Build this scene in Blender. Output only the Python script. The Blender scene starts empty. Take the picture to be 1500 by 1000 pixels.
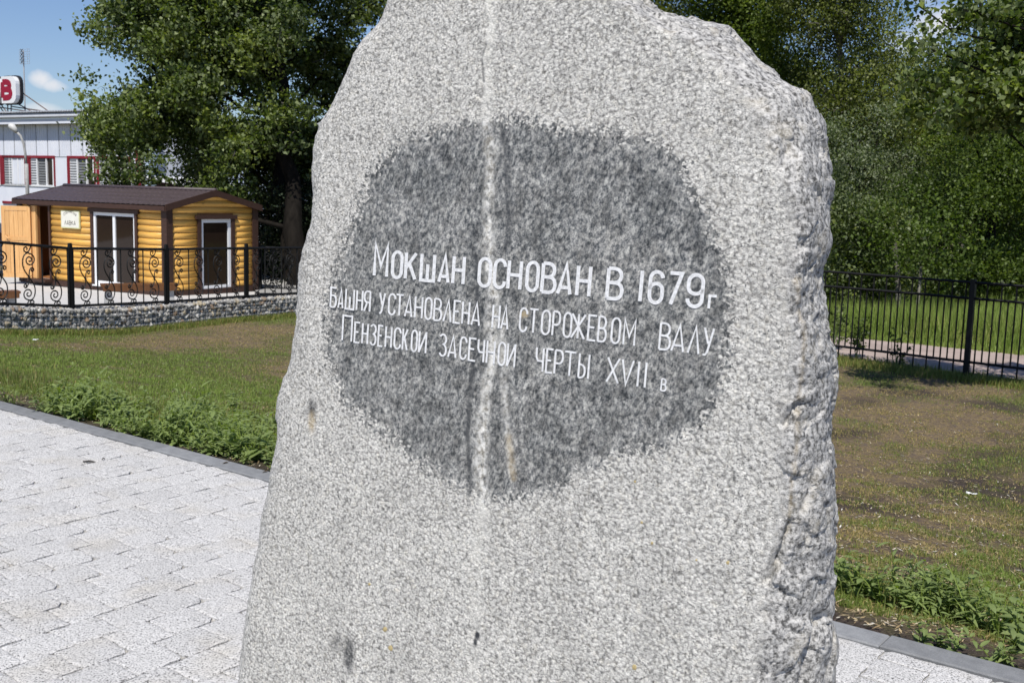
import bpy, bmesh, math, random
import numpy as np
from mathutils import Vector, noise as mnoise

random.seed(7)
rng = np.random.default_rng(7)
SC = bpy.context.scene
COL = SC.collection

# ------------------------------------------------------------------ camera
F_PX = 1600.0                      # focal length in photograph pixels (1500 wide)
PITCH = math.atan(220 / F_PX)
ROLL = 0.028
CAM = np.array([0.0, 0.0, 1.70])   # world z = 0 is the paving
Fv = np.array([0, math.cos(PITCH), -math.sin(PITCH)])
R0 = np.array([1.0, 0, 0]); U0 = np.array([0, math.sin(PITCH), math.cos(PITCH)])
Rv = R0 * math.cos(ROLL) + U0 * math.sin(ROLL)
Uv = -R0 * math.sin(ROLL) + U0 * math.cos(ROLL)
cd = bpy.data.cameras.new("camera"); cam = bpy.data.objects.new("camera", cd); COL.objects.link(cam)
from mathutils import Matrix
M = Matrix(((Rv[0], Uv[0], -Fv[0], CAM[0]), (Rv[1], Uv[1], -Fv[1], CAM[1]), (Rv[2], Uv[2], -Fv[2], CAM[2]), (0, 0, 0, 1)))
cam.matrix_world = M
cd.sensor_width = 36; cd.lens = F_PX / 1500 * 36
cd.clip_start = 0.05; cd.clip_end = 5000
cd.dof.use_dof = True; cd.dof.focus_distance = 2.0; cd.dof.aperture_fstop = 26
SC.camera = cam

# ------------------------------------------------------------------ light
SUN_EL = math.radians(57)
SUN_H = np.array([-0.16, -1.0]); SUN_H = SUN_H / np.linalg.norm(SUN_H)     # horizontal direction towards the sun
sun_dir = Vector((SUN_H[0] * math.cos(SUN_EL), SUN_H[1] * math.cos(SUN_EL), math.sin(SUN_EL)))
sl = bpy.data.lights.new("sun", 'SUN'); sl.energy = 4.4; sl.angle = math.radians(0.53); sl.color = (1.0, 0.955, 0.89)
so = bpy.data.objects.new("sun", sl); COL.objects.link(so)
so.rotation_mode = 'QUATERNION'; so.rotation_quaternion = sun_dir.to_track_quat('Z', 'Y')
SC.view_settings.view_transform = 'Standard'; SC.view_settings.look = 'None'
SC.view_settings.gamma = 1; SC.view_settings.use_curve_mapping = False
SC.view_settings.exposure = 0.25

def ray(px, py):
    d = Fv * F_PX + Rv * (px - 750) - Uv * (py - 500)
    return d / np.linalg.norm(d)
def at(px, py, Y):                 # the world point seen at a photograph pixel, Y metres ahead
    d = ray(px, py); return CAM + d * (Y / d[1])
def project(P):
    v = np.asarray(P) - CAM; z = v @ Fv
    return 750 + F_PX * (v @ Rv) / z, 500 - F_PX * (v @ Uv) / z, z

world = bpy.data.worlds.new("World"); SC.world = world; world.use_nodes = True
wn = world.node_tree.nodes; wl = world.node_tree.links
bgn = wn['Background']
sky = wn.new('ShaderNodeTexSky'); sky.sky_type = 'NISHITA'; sky.sun_disc = False
sky.sun_elevation = SUN_EL
sky.sun_rotation = math.atan2(SUN_H[0], SUN_H[1])
sky.air_density = 1.0; sky.dust_density = 0.3; sky.ozone_density = 1.6; sky.altitude = 200
bgn.inputs['Strength'].default_value = 0.085
geo = wn.new('ShaderNodeTexCoord')
def vm(op, a, b=None):
    n = wn.new('ShaderNodeVectorMath'); n.operation = op
    for i, v in enumerate((a, b)):
        if v is None: continue
        if hasattr(v, 'is_linked') or hasattr(v, 'links'): wl.new(v, n.inputs[i])
        else: n.inputs[i].default_value = v
    return n
def mm(op, a, b=None, clamp=False):
    n = wn.new('ShaderNodeMath'); n.operation = op; n.use_clamp = clamp
    for i, v in enumerate((a, b)):
        if v is None: continue
        if hasattr(v, 'links'): wl.new(v, n.inputs[i])
        else: n.inputs[i].default_value = v
    return n.outputs[0]
dirn = vm('NORMALIZE', geo.outputs['Generated']).outputs[0]
cn = wn.new('ShaderNodeTexNoise'); cn.inputs['Scale'].default_value = 26; cn.inputs['Detail'].default_value = 6; cn.inputs['Roughness'].default_value = 0.55
wl.new(dirn, cn.inputs['Vector'])
cnoise = mm('MULTIPLY', mm('SUBTRACT', cn.outputs['Fac'], 0.5), 3.4)
total = None
# clouds: (pixel x, pixel y, half width px, half height px, tilt, strength)
for (cx, cy, rx, ry, tilt, st) in [(60, 116, 16, 12, 0.2, 1.), (77, 125, 19, 9, 0.15, .95), (66, 161, 26, 9, 0.05, .7), (120, 172, 60, 9, 0, .4), (1390, 30, 55, 26, -0.3, .95),
                                   (1340, 66, 60, 24, 0.1, .7), (1470, -60, 160, 60, 0, .9), (700, -160, 160, 40, 0, .6),
                                   (-420, 60, 120, 40, 0, .7), (2000, 90, 200, 60, 0, .8), (-900, -200, 220, 70, .1, .7), (2700, -300, 300, 90, .1, .7)]:
    c = ray(cx, cy); ux = np.cross(c, [0, 0, 1.0]); ux /= np.linalg.norm(ux); uy = np.cross(ux, c)
    a = ux * math.cos(tilt) - uy * math.sin(tilt); b = ux * math.sin(tilt) + uy * math.cos(tilt)
    d = vm('SUBTRACT', dirn, tuple(c)).outputs[0]
    da = vm('DOT_PRODUCT', d, tuple(a * F_PX / rx)).outputs['Value']; db = vm('DOT_PRODUCT', d, tuple(b * F_PX / ry)).outputs['Value']
    r2 = mm('ADD', mm('MULTIPLY', da, da), mm('MULTIPLY', db, db))
    m = mm('MULTIPLY', mm('ADD', mm('SUBTRACT', 1.0, r2), cnoise), 0.75 , clamp=True)
    m = mm('MULTIPLY', m, st)
    total = m if total is None else mm('MAXIMUM', total, m)
mixc = wn.new('ShaderNodeMix'); mixc.data_type = 'RGBA'
tn = wn.new('ShaderNodeMix'); tn.data_type = 'RGBA'; tn.blend_type = 'MULTIPLY'; tn.inputs['Factor'].default_value = 1; wl.new(sky.outputs[0], tn.inputs['A']); tn.inputs['B'].default_value = (.74, .82, 1.02, 1)
wl.new(total, mixc.inputs['Factor']); wl.new(tn.outputs['Result'], mixc.inputs['A']); mixc.inputs['B'].default_value = (8.6, 8.5, 8.7, 1)
wl.new(mixc.outputs['Result'], bgn.inputs['Color'])

# ------------------------------------------------------------------ ground shape
KP = np.array([-3.68, 7.86]); KD = np.array([0.8, -0.6]); KN = np.array([0.6, 0.8])    # kerb line (paving side), direction, normal away
KW = 0.14
def gz(X, Y):
    X = np.asarray(X, float); Y = np.asarray(Y, float)
    s = (X - KP[0]) * KN[0] + (Y - KP[1]) * KN[1] - KW
    u = np.clip(s / 6.5, 0, 1)
    d = 0.8 * (1 - (1 - u) ** 1.4) + 0.02 * np.clip(s / 0.02, 0, 1)
    w = np.clip((Y - 17) / 13, 0, 1); w = w * w * (3 - 2 * w)
    return -(d + 0.30 * w * np.clip(s / 3, 0, 1))
def gp(px, py, dz=0.0):             # ground point under a photograph pixel
    d = ray(px, py); t = 0.5
    while t < 200:
        P = CAM + d * t
        if P[2] <= gz(P[0], P[1]) + dz: break
        t += 0.02 if t < 12 else 0.05
    return P

# ------------------------------------------------------------------ helpers
def link(o, parent=None, label=None, cat=None, group=None, kind=None):
    if o.name not in COL.objects: COL.objects.link(o)
    if parent is not None: o.parent = parent
    if label: o['label'] = label
    if cat: o['category'] = cat
    if group: o['group'] = group
    if kind: o['kind'] = kind
    return o
def empty(name, loc, rz=0, **k):
    o = bpy.data.objects.new(name, None); o.empty_display_size = .1
    o.location = loc; o.rotation_euler = (0, 0, rz); return link(o, **k)
class MB:
    def __init__(s): s.v = []; s.f = []; s.m = []
    def add(s, vs, fs, mi=0):
        o = len(s.v); s.v += [tuple(float(c) for c in v) for v in vs]; s.f += [tuple(i + o for i in f) for f in fs]; s.m += [mi] * len(fs); return s
    def box(s, x0, x1, y0, y1, z0, z1, mi=0):
        v = [(x, y, z) for z in (z0, z1) for y in (y0, y1) for x in (x0, x1)]
        return s.add(v, [(0, 2, 3, 1), (4, 5, 7, 6), (0, 1, 5, 4), (2, 6, 7, 3), (0, 4, 6, 2), (1, 3, 7, 5)], mi)
    def hexa(s, b, t, mi=0):        # bottom quad, top quad
        v = list(b) + list(t); return s.add(v, [(3, 2, 1, 0), (4, 5, 6, 7), (0, 1, 5, 4), (1, 2, 6, 5), (2, 3, 7, 6), (3, 0, 4, 7)], mi)
    def tube(s, pts, r, n=6, mi=0, caps=True):
        pts = [np.array(p, float) for p in pts]; rs = r if hasattr(r, '__len__') else [r] * len(pts)
        rings = []; prev = None
        for i, p in enumerate(pts):
            t = (pts[min(i + 1, len(pts) - 1)] - pts[max(i - 1, 0)]); L = np.linalg.norm(t); t = t / L if L > 1e-9 else np.array([0, 0, 1.])
            if prev is None:
                a = np.array([0, 0, 1.]) if abs(t[2]) < .9 else np.array([1., 0, 0]); u = np.cross(t, a)
            else: u = prev - t * (prev @ t)
            u /= max(np.linalg.norm(u), 1e-9); prev = u; w = np.cross(t, u)
            rings.append([p + (u * math.cos(k * 2 * math.pi / n) + w * math.sin(k * 2 * math.pi / n)) * rs[i] for k in range(n)])
        vs = [q for rg in rings for q in rg]; fs = []
        for i in range(len(pts) - 1):
            for k in range(n):
                a = i * n + k; b = i * n + (k + 1) % n; fs.append((a, b, b + n, a + n))
        if caps: fs.append(tuple(range(n))[::-1]); fs.append(tuple((len(pts) - 1) * n + k for k in range(n)))
        return s.add(vs, fs, mi)
    def bar(s, a, b, w, h=None, mi=0):
        return s.tube([a, b], (w if h is None else w) * .7071, 4, mi)
    def mesh(s, name, mats, smooth=False):
        me = bpy.data.meshes.new(name); me.from_pydata(s.v, [], s.f)
        for m in (mats if isinstance(mats, (list, tuple)) else [mats]): me.materials.append(m)
        if any(s.m): me.polygons.foreach_set('material_index', s.m)
        if smooth: me.polygons.foreach_set('use_smooth', [True] * len(me.polygons))
        me.update(); return me
    def build(s, name, mats, parent=None, smooth=False, **k):
        return link(bpy.data.objects.new(name, s.mesh(name, mats, smooth)), parent, **k)
def np_mesh(name, V, F, mat, smooth=False, attrs=None):
    V = np.asarray(V, np.float32); F = np.asarray(F, np.int32); k = F.shape[1]
    me = bpy.data.meshes.new(name); me.vertices.add(len(V)); me.vertices.foreach_set('co', V.ravel())
    me.loops.add(F.size); me.loops.foreach_set('vertex_index', F.ravel())
    me.polygons.add(len(F)); me.polygons.foreach_set('loop_start', np.arange(0, F.size, k, dtype=np.int32))
    if smooth: me.polygons.foreach_set('use_smooth', np.ones(len(F), bool))
    for m in (mat if isinstance(mat, (list, tuple)) else [mat]): me.materials.append(m)
    for an, av in (attrs or {}).items():
        a = me.attributes.new(an, 'FLOAT', 'POINT'); a.data.foreach_set('value', np.asarray(av, np.float32))
    me.update(calc_edges=True); return me
def vnoise(P, scale, oct=1):        # vectorised value noise, ~[-1,1]
    P = np.asarray(P, float) * scale; out = np.zeros(len(P)); amp = 1; tot = 0
    for o in range(oct):
        I = np.floor(P).astype(np.int64); f = P - I; f = f * f * (3 - 2 * f)
        def h(dx, dy, dz):
            n = (I[:, 0] + dx) * 374761393 + (I[:, 1] + dy) * 668265263 + (I[:, 2] + dz) * 2147483647 + o * 1013
            n = (n ^ (n >> 13)) * 1274126177; n = n ^ (n >> 16); return (n & 0xffff) / 32767.5 - 1
        x, y, z = f.T; r = 0
        for dx in (0, 1):
            for dy in (0, 1):
                for dz in (0, 1):
                    r = r + h(dx, dy, dz) * (x if dx else 1 - x) * (y if dy else 1 - y) * (z if dz else 1 - z)
        out += r * amp; tot += amp; amp *= .5; P = P * 2.03 + 17.3
    return out / tot

# ------------------------------------------------------------------ materials
class NT:
    def __init__(s, name):
        s.m = bpy.data.materials.new(name); s.m.use_nodes = True; s.t = s.m.node_tree; s.n = s.t.nodes; s.l = s.t.links
        s.p = s.n['Principled BSDF']; s.out = s.n['Material Output']; s.p.inputs['Specular IOR Level'].default_value = 0.3
        s.tc = s.n.new('ShaderNodeTexCoord')
    def put(s, sock, v):
        if hasattr(v, 'links'): s.l.new(v, sock)
        else: sock.default_value = v if not (isinstance(v, tuple) and len(v) == 3 and sock.type == 'RGBA') else (*v, 1)
    def noise(s, scale, detail=3, rough=.6, vec=None, dist=0, out='Fac'):
        n = s.n.new('ShaderNodeTexNoise'); n.inputs['Scale'].default_value = scale; n.inputs['Detail'].default_value = detail
        n.inputs['Roughness'].default_value = rough; n.inputs['Distortion'].default_value = dist
        s.l.new(vec if vec is not None else s.tc.outputs['Object'], n.inputs['Vector']); return n.outputs[out]
    def voro(s, scale, out='Color', vec=None, feature='F1'):
        n = s.n.new('ShaderNodeTexVoronoi'); n.feature = feature; n.inputs['Scale'].default_value = scale
        s.l.new(vec if vec is not None else s.tc.outputs['Object'], n.inputs['Vector']); return n.outputs[out]
    def map(s, scale=(1, 1, 1), rot=(0, 0, 0), vec=None):
        n = s.n.new('ShaderNodeMapping'); n.inputs['Scale'].default_value = scale; n.inputs['Rotation'].default_value = rot
        s.l.new(vec if vec is not None else s.tc.outputs['Object'], n.inputs['Vector']); return n.outputs[0]
    def ramp(s, fac, stops, interp='LINEAR'):
        n = s.n.new('ShaderNodeValToRGB'); n.color_ramp.interpolation = interp; e = n.color_ramp.elements
        while len(e) < len(stops): e.new(.5)
        for i, (p, c) in enumerate(stops):
            e[i].position = p; e[i].color = (c, c, c, 1) if not hasattr(c, '__len__') else (*c, 1)
        s.l.new(fac, n.inputs['Fac']); return n.outputs['Color']
    def mix(s, f, a, b, mode='MIX'):
        n = s.n.new('ShaderNodeMix'); n.data_type = 'RGBA'; n.blend_type = mode
        s.put(n.inputs['Factor'], f); s.put(n.inputs['A'], a); s.put(n.inputs['B'], b); return n.outputs['Result']
    def math(s, op, a, b=0.0, clamp=False):
        n = s.n.new('ShaderNodeMath'); n.operation = op; n.use_clamp = clamp; s.put(n.inputs[0], a); s.put(n.inputs[1], b); return n.outputs[0]
    def attr(s, name):
        n = s.n.new('ShaderNodeAttribute'); n.attribute_name = name; return n.outputs['Fac']
    def orand(s):
        return s.n.new('ShaderNodeObjectInfo').outputs['Random']
    def sep(s, v):
        n = s.n.new('ShaderNodeSeparateXYZ'); s.l.new(v, n.inputs[0]); return n.outputs
    def bump(s, h, strength=.5, dist=.01):
        n = s.n.new('ShaderNodeBump'); n.inputs['Strength'].default_value = strength; n.inputs['Distance'].default_value = dist
        s.put(n.inputs['Height'], h); s.l.new(n.outputs[0], s.p.inputs['Normal']); return n
    def set(s, color=None, rough=None, metal=None, spec=None):
        if color is not None: s.put(s.p.inputs['Base Color'], color)
        if rough is not None: s.put(s.p.inputs['Roughness'], rough)
        if metal is not None: s.put(s.p.inputs['Metallic'], metal)
        if spec is not None: s.put(s.p.inputs['Specular IOR Level'], spec)
        return s.m

def simple(name, c, rough=.6, vary=.12, scale=6, bump=.0, spec=.3, metal=0, stretch=(1, 1, 1)):
    t = NT(name); v = t.map(stretch)
    n = t.noise(scale, 4, .6, v)
    lo = tuple(x * (1 - vary) for x in c); hi = tuple(min(1, x * (1 + vary)) for x in c)
    t.set(t.ramp(n, [(.3, lo), (.7, hi)]), rough, metal, spec)
    if bump: t.bump(n, bump, .005)
    return t.m

m_black = simple('black_painted_iron', (.006, .006, .006), .55, .3, 20, .1, .3)
m_brown = simple('dark_brown_painted_wood', (.055, .028, .02), .55, .25, 9, .2, .3, stretch=(1, 1, 6))
m_white = simple('white_plastic', (.78, .79, .80), .35, .03, 3, 0, .4)
m_redtrim = simple('dark_red_trim', (.22, .015, .025), .5, .1, 3)
m_redsign = simple('crimson_sign_face', (.30, .012, .035), .5, .05, 3)
m_concrete = simple('grey_concrete', (.36, .36, .35), .85, .2, 14, .3, .2)
m_steel = simple('galvanised_steel', (.42, .43, .44), .5, .12, 8, 0, .5)
m_letter = simple('white_letter_paint', (.68, .685, .685), .8, .17, 170, .35, .2)
m_twig = simple('dry_dark_twig', (.05, .045, .04), .9)
m_lichen = simple('ochre_speck', (.38, .31, .16), .9, .2, 300, .2)

def granite():
    t = NT('grey_granite')
    pol = t.attr('polish'); vein = t.attr('vein'); dark = t.attr('dark'); warm = t.attr('warm'); rg = t.attr('rough_side')
    # crisp grain of the hammered face
    al = t.map(rot=(0, 0, .67)); mb_ = t.map((.85, 1, 1.05), vec=al); g1 = t.noise(165, 4, .82, mb_); g2 = t.noise(330, 2, .7, mb_); v1 = t.voro(215, 'Color', mb_)
    vb = t.sep(v1)[0]
    base = t.ramp(g1, [(.355, .06), (.415, .34), (.465, .62), (.58, .76)])
    base = t.mix(.35, base, t.ramp(vb, [(0, .10), (.25, .42), (.65, .58), (1, .74)]))
    base = t.mix(t.math('GREATER_THAN', g2, .62), base, (.075, .08, .09))
    tintn = t.noise(95, 2, .5)
    base = t.mix(t.ramp(tintn, [(.5, 0.0), (.7, .5)]), base, (.56, .53, .45), 'MULTIPLY') if False else t.mix(t.ramp(tintn, [(.52, 0.0), (.75, .4)]), base, t.mix(1.0, base, (1.0, .95, .84), 'MULTIPLY'))
    base = t.mix(1.0, base, (1.0, .975, .905), 'MULTIPLY')
    big = t.noise(7, 4, .6)
    base = t.mix(1.0, base, t.ramp(big, [(.3, .93), (.7, 1.08)]), 'MULTIPLY')
    drip = t.noise(5, 4, .7, t.map((3.2, 1, .25), vec=al)); base = t.mix(1.0, base, t.ramp(drip, [(.34, .90), (.5, 1.0)]), 'MULTIPLY')
    pk = t.voro(182, 'Distance', t.mix(.012, mb_, t.noise(60, 2, .5, mb_, out='Color'))); base = t.mix(1.0, base, t.ramp(pk, [(.12, 1.08), (.42, 1.0), (.62, .78), (.82, .48)]), 'MULTIPLY')
    # polished oval: darker, coarser, streaky grain
    mp = t.map((1.12, 1, .90), vec=t.map(rot=(0, -.38, 0), vec=al))
    p1 = t.noise(125, 4, .8, mp); p2 = t.noise(40, 4, .7, mp)
    pc = t.ramp(p1, [(.36, (.030, .034, .038)), (.44, (.115, .12, .123)), (.52, (.225, .225, .22)), (.63, (.43, .425, .40))])
    pc = t.mix(1.0, pc, t.ramp(p2, [(.34, .52), (.5, .98), (.66, 1.38)]), 'MULTIPLY')
    pl = t.noise(8, 4, .6, al); pc = t.mix(1.0, pc, t.ramp(pl, [(.34, (.74, .75, .74)), (.62, (1.08, 1.07, 1.04))]), 'MULTIPLY')
    # ragged edge
    en = t.noise(95, 4, .8); en2 = t.noise(16, 3, .6)
    pm = t.math('ADD', t.math('MULTIPLY', pol, .24), t.math('MULTIPLY', t.math('SUBTRACT', t.sep(t.voro(182, 'Color', mb_))[0], .5), 6.5)); pm = t.math('ADD', pm, t.math('MULTIPLY', t.math('SUBTRACT', t.math('ADD', t.math('MULTIPLY', en2, .7), t.math('MULTIPLY', en, .3)), .5), 7.0))
    pm = t.math('ADD', pm, t.math('MULTIPLY', t.math('SUBTRACT', pk, .42), 2.6))
    pm = t.math('ADD', pm, .5, clamp=True)
    col = t.mix(pm, base, pc)
    # rough broken sides
    sn = t.noise(115, 4, .7)
    sc = t.ramp(sn, [(.37, .08), (.46, .27), (.54, .46), (.67, .62)])
    sc = t.mix(1.0, sc, (.975, .955, .91), 'MULTIPLY')
    sc = t.mix(t.ramp(t.noise(24, 3, .5), [(.55, 0.0), (.72, .35)]), sc, (.62, .56, .44))
    col = t.mix(rg, col, sc)
    # quartz vein, cracks, stains
    vn = t.noise(60, 4, .7)
    vm_ = t.math('MULTIPLY', vein, t.math('ADD', t.math('MULTIPLY', vn, 5.0), -1.85, clamp=True), clamp=True)
    vc = t.ramp(t.noise(75, 4, .75), [(.36, (.20, .185, .155)), (.44, (.46, .44, .385)), (.53, (.68, .665, .62)), (.66, (.80, .79, .75))])
    vc = t.mix(t.math('SUBTRACT', 1.0, pm), vc, t.mix(.55, vc, (.82, .80, .73)))
    col = t.mix(vm_, col, vc)
    dn = t.noise(80, 4, .7)
    dm = t.math('MULTIPLY', dark, t.math('ADD', t.math('MULTIPLY', dn, 2.0), -.2, clamp=True), clamp=True)
    col = t.mix(dm, col, (.035, .038, .042))
    wm = t.math('MULTIPLY', warm, t.math('ADD', t.math('MULTIPLY', dn, 2.4), -.5, clamp=True), clamp=True)
    col = t.mix(wm, col, (.42, .33, .19))
    t.set(col, t.mix(pm, (.75,) * 3, (.42,) * 3), None, .35)
    h = t.math('ADD', t.math('MULTIPLY', g1, 1.0), t.math('MULTIPLY', g2, .4))
    h = t.math('ADD', h, t.math('MULTIPLY', t.math('MULTIPLY', rg, sn), 1.6))
    hs = t.math('MULTIPLY', h, t.math('SUBTRACT', 1.0, t.math('MULTIPLY', pm, .85)))
    h2 = t.math('ADD', hs, t.math('MULTIPLY', t.math('MULTIPLY', pk, t.math('SUBTRACT', 1.0, pm)), -.5)); t.bump(h2, .6, .003)
    return t.m
m_granite = granite()

def paving_mat():
    t = NT('pale_granite_sett')
    ge = t.n.new('ShaderNodeNewGeometry'); P = ge.outputs['Position']
    n1 = t.noise(130, 3, .8, P); n2 = t.noise(30, 4, .7, P); n3 = t.noise(3.5, 3, .5, P)
    c = t.ramp(n1, [(.385, .07), (.435, .38), (.48, .59), (.65, .67)])
    c = t.mix(1.0, c, t.ramp(n2, [(.3, .83), (.65, 1.04)]), 'MULTIPLY')
    c = t.mix(t.ramp(n3, [(.5, 0.0), (.75, .55)]), c, t.mix(1.0, c, (.93, .88, .78), 'MULTIPLY'))
    c = t.mix(1.0, c, t.ramp(t.orand(), [(0, .93), (.6, 1.0), (1, 1.02)]), 'MULTIPLY'); c = t.mix(1.0, c, (1.0, .985, .955), 'MULTIPLY')
    t.set(c, .85, None, .2)
    t.bump(t.math('ADD', n1, t.math('MULTIPLY', n2, 2.0)), .55, .006)
    return t.m
m_sett = paving_mat()
m_bed = simple('dark_joint_grit', (.34, .33, .31), .95, .25, 60, .4, .1)
def kerb_mat():
    t = NT('dark_grey_kerb_concrete'); n = t.noise(14, 5, .6); n1 = t.noise(160, 2, .7)
    c = t.ramp(n, [(.3, (.17, .176, .185)), (.6, (.24, .248, .255)), (.75, (.36, .365, .37))])
    c = t.mix(.25, c, t.ramp(n1, [(.3, .08), (.7, .3)]))
    c = t.mix(1.0, c, t.ramp(t.orand(), [(0, .85), (1, 1.15)]), 'MULTIPLY')
    t.set(c, .85, None, .2); t.bump(n1, .4, .003); return t.m
m_kerb = kerb_mat()

def soil_mat():
    t = NT('soil_and_thatch')
    n1 = t.noise(16, 6, .8); n2 = t.noise(70, 4, .7); n3 = t.noise(.9, 4, .6); g = t.attr('green')
    soil = t.ramp(n2, [(.3, (.055, .043, .037)), (.55, (.12, .094, .08)), (.75, (.24, .195, .16))])
    straw = t.ramp(n2, [(.3, (.14, .095, .038)), (.6, (.29, .215, .11)), (.8, (.48, .40, .25))])
    green = t.ramp(n2, [(.3, (.035, .055, .012)), (.6, (.085, .12, .03)), (.8, (.15, .17, .05))])
    c = t.mix(t.ramp(n1, [(.42, 0.0), (.56, .85)]), soil, straw)
    bare = t.attr('bare'); soil2 = t.ramp(n2, [(.3, (.028, .022, .019)), (.55, (.065, .05, .043)), (.78, (.20, .16, .13))]); c = t.mix(bare, c, soil2)
    gm = t.math('ADD', t.math('MULTIPLY', t.math('SUBTRACT', n1, .5), 1.6), g, clamp=True)
    c = t.mix(gm, c, green)
    t.set(c, .95, None, .1); t.bump(t.math('ADD', n1, t.math('MULTIPLY', n2, .4)), .8, .03); return t.m
m_soil = soil_mat()
def road_mat():
    t = NT('dusty_asphalt_path'); n = t.noise(1.2, 5, .6); n2 = t.noise(60, 3, .7)
    c = t.ramp(n, [(.35, (.34, .26, .22)), (.6, (.46, .36, .31))]); c = t.mix(.25, c, t.ramp(n2, [(.3, .08), (.7, .34)]))
    t.set(c, .9, None, .1); t.bump(n2, .3, .004); return t.m
m_road = road_mat()
m_gravel = simple('grey_gravel', (.30, .295, .28), .9, .5, 45, .8, .2)
m_yard = simple('pale_yard_concrete', (.50, .49, .47), .9, .1, 4, .2, .15)

def leaf_mat(name, lo, mid, hi, under, trans=.35, gloss=.5):
    t = NT(name); tint = t.attr('tint')
    c = t.ramp(tint, [(0, lo), (.5, mid), (1, hi)])
    c = t.mix(1.0, c, t.ramp(t.orand(), [(0, .78), (1, 1.22)]), 'MULTIPLY')
    ge = t.n.new('ShaderNodeNewGeometry')
    c = t.mix(ge.outputs['Backfacing'], c, t.mix(.55, c, under))
    t.set(c, gloss, None, .32)
    tr = t.n.new('ShaderNodeBsdfTranslucent'); t.l.new(t.mix(1.0, c, (1.35, 1.5, .55), 'MULTIPLY'), tr.inputs['Color'])
    ms = t.n.new('ShaderNodeMixShader'); ms.inputs[0].default_value = trans
    t.l.new(t.p.outputs[0], ms.inputs[1]); t.l.new(tr.outputs[0], ms.inputs[2]); t.l.new(ms.outputs[0], t.out.inputs['Surface'])
    return t.m
m_leaf_poplar = leaf_mat('poplar_leaf', (.018, .034, .004), (.066, .102, .011), (.19, .225, .042), (.27, .32, .16))
m_leaf_green = leaf_mat('bright_green_leaf', (.022, .042, .004), (.088, .138, .014), (.22, .28, .042), (.13, .18, .05), .4)
m_leaf_olive = leaf_mat('olive_birch_leaf', (.030, .044, .006), (.105, .132, .016), (.23, .26, .050), (.17, .19, .08))
m_leaf_silver = leaf_mat('silvery_willow_leaf', (.026, .046, .010), (.085, .122, .034), (.22, .26, .12), (.30, .33, .22))
m_leaf_shade = leaf_mat('shade_darkened_leaf', (.008, .014, .005), (.016, .026, .008), (.03, .045, .014), (.04, .06, .03), .2)  # dense shade under the trees is put into this near-black leaf colour
m_leaf_weed = leaf_mat('weed_leaf', (.085, .135, .022), (.20, .275, .044), (.34, .41, .11), (.22, .27, .13), .35, .5)
m_blade = leaf_mat('grass_blade', (.42, .31, .13), (.12, .155, .030), (.18, .25, .050), (.18, .21, .07), .3, .6)
m_tall = leaf_mat('tall_meadow_grass', (.46, .42, .16), (.19, .27, .045), (.27, .36, .085), (.24, .30, .10), .35, .6)
def bark_mat(name, a, b, sc=8):
    t = NT(name); v = t.map((1, 1, .25)); n = t.noise(sc, 5, .7, v); t.set(t.ramp(n, [(.3, a), (.7, b)]), .9, None, .1); t.bump(n, .8, .03); return t.m
m_bark = bark_mat('shade_darkened_bark', (.006, .005, .004), (.018, .015, .012))  # albedo blackened to carry the crown's shade on the trunks
m_birch = bark_mat('pale_birch_bark', (.05, .045, .036), (.24, .225, .19), 5)
m_stalk = simple('green_stalk', (.10, .15, .05), .6, .2, 10)

def log_mat():
    t = NT('golden_varnished_log'); v = t.map((.6, 6, 9)); n = t.noise(4, 6, .7, v, .9); kn = t.voro(2.3, 'Distance')
    c = t.ramp(n, [(.3, (.54, .27, .05)), (.5, (.72, .40, .09)), (.75, (.80, .485, .14))])
    c = t.mix(t.ramp(kn, [(.05, .7), (.10, 0.0)]), c, (.20, .085, .02))
    c = t.mix(1.0, c, t.ramp(t.orand(), [(0, .86), (1, 1.06)]), 'MULTIPLY')
    t.set(c, .45, None, .35); t.bump(n, .15, .004); return t.m
m_log = log_mat()
def pine_mat(name, a, b):
    t = NT(name); v = t.map((14, 14, 1)); n = t.noise(2.5, 5, .6, v, .8); kn = t.voro(3.2, 'Distance')
    c = t.ramp(n, [(.3, a), (.7, b)]); c = t.mix(t.ramp(kn, [(.05, .6), (.09, 0.0)]), c, tuple(x * .35 for x in a))
    c = t.mix(1.0, c, t.ramp(t.orand(), [(0, .9), (1, 1.05)]), 'MULTIPLY')
    t.set(c, .5, None, .3); return t.m
m_pine = pine_mat('fresh_pine_board', (.62, .33, .12), (.76, .46, .20))
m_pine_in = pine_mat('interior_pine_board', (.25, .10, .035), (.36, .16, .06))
m_plank = pine_mat('stained_bench_plank', (.09, .038, .014), (.16, .07, .026))
def glass_mat():
    t = NT('window_glass'); t.set((.022, .014, .010), .05, 0, .35); return t.m
m_glass = glass_mat()
def roofm():
    t = NT('brown_roof_tile'); n = t.noise(22, 4, .6); c = t.ramp(n, [(.3, (.042, .030, .032)), (.7, (.085, .062, .064))])
    t.set(c, .5, .0, .45); t.bump(n, .3, .01); return t.m
m_roof = roofm()
def panelm():
    t = NT('white_sandwich_panel'); n = t.noise(1.2, 4, .6); c = t.ramp(n, [(.3, (.66, .69, .76)), (.7, (.76, .78, .83))])
    c = t.mix(1.0, c, t.ramp(t.orand(), [(0, .95), (1, 1.03)]), 'MULTIPLY'); t.set(c, .45, 0, .4); return t.m
m_panel = panelm()
m_panelblue = simple('pale_blue_corrugated_metal', (.36, .42, .52), .45, .08, 2, 0, .4)
m_roofgrey = simple('grey_metal_trim', (.45, .47, .50), .4, .08, 3, 0, .5)
m_stonewall = []
for i, c in enumerate([(.31, .30, .275), (.40, .385, .35), (.21, .205, .195), (.36, .31, .22), (.50, .485, .45), (.26, .19, .13)]):
    m_stonewall.append(simple('rubble_stone', c, .85, .4, 12, .5, .2))
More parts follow.
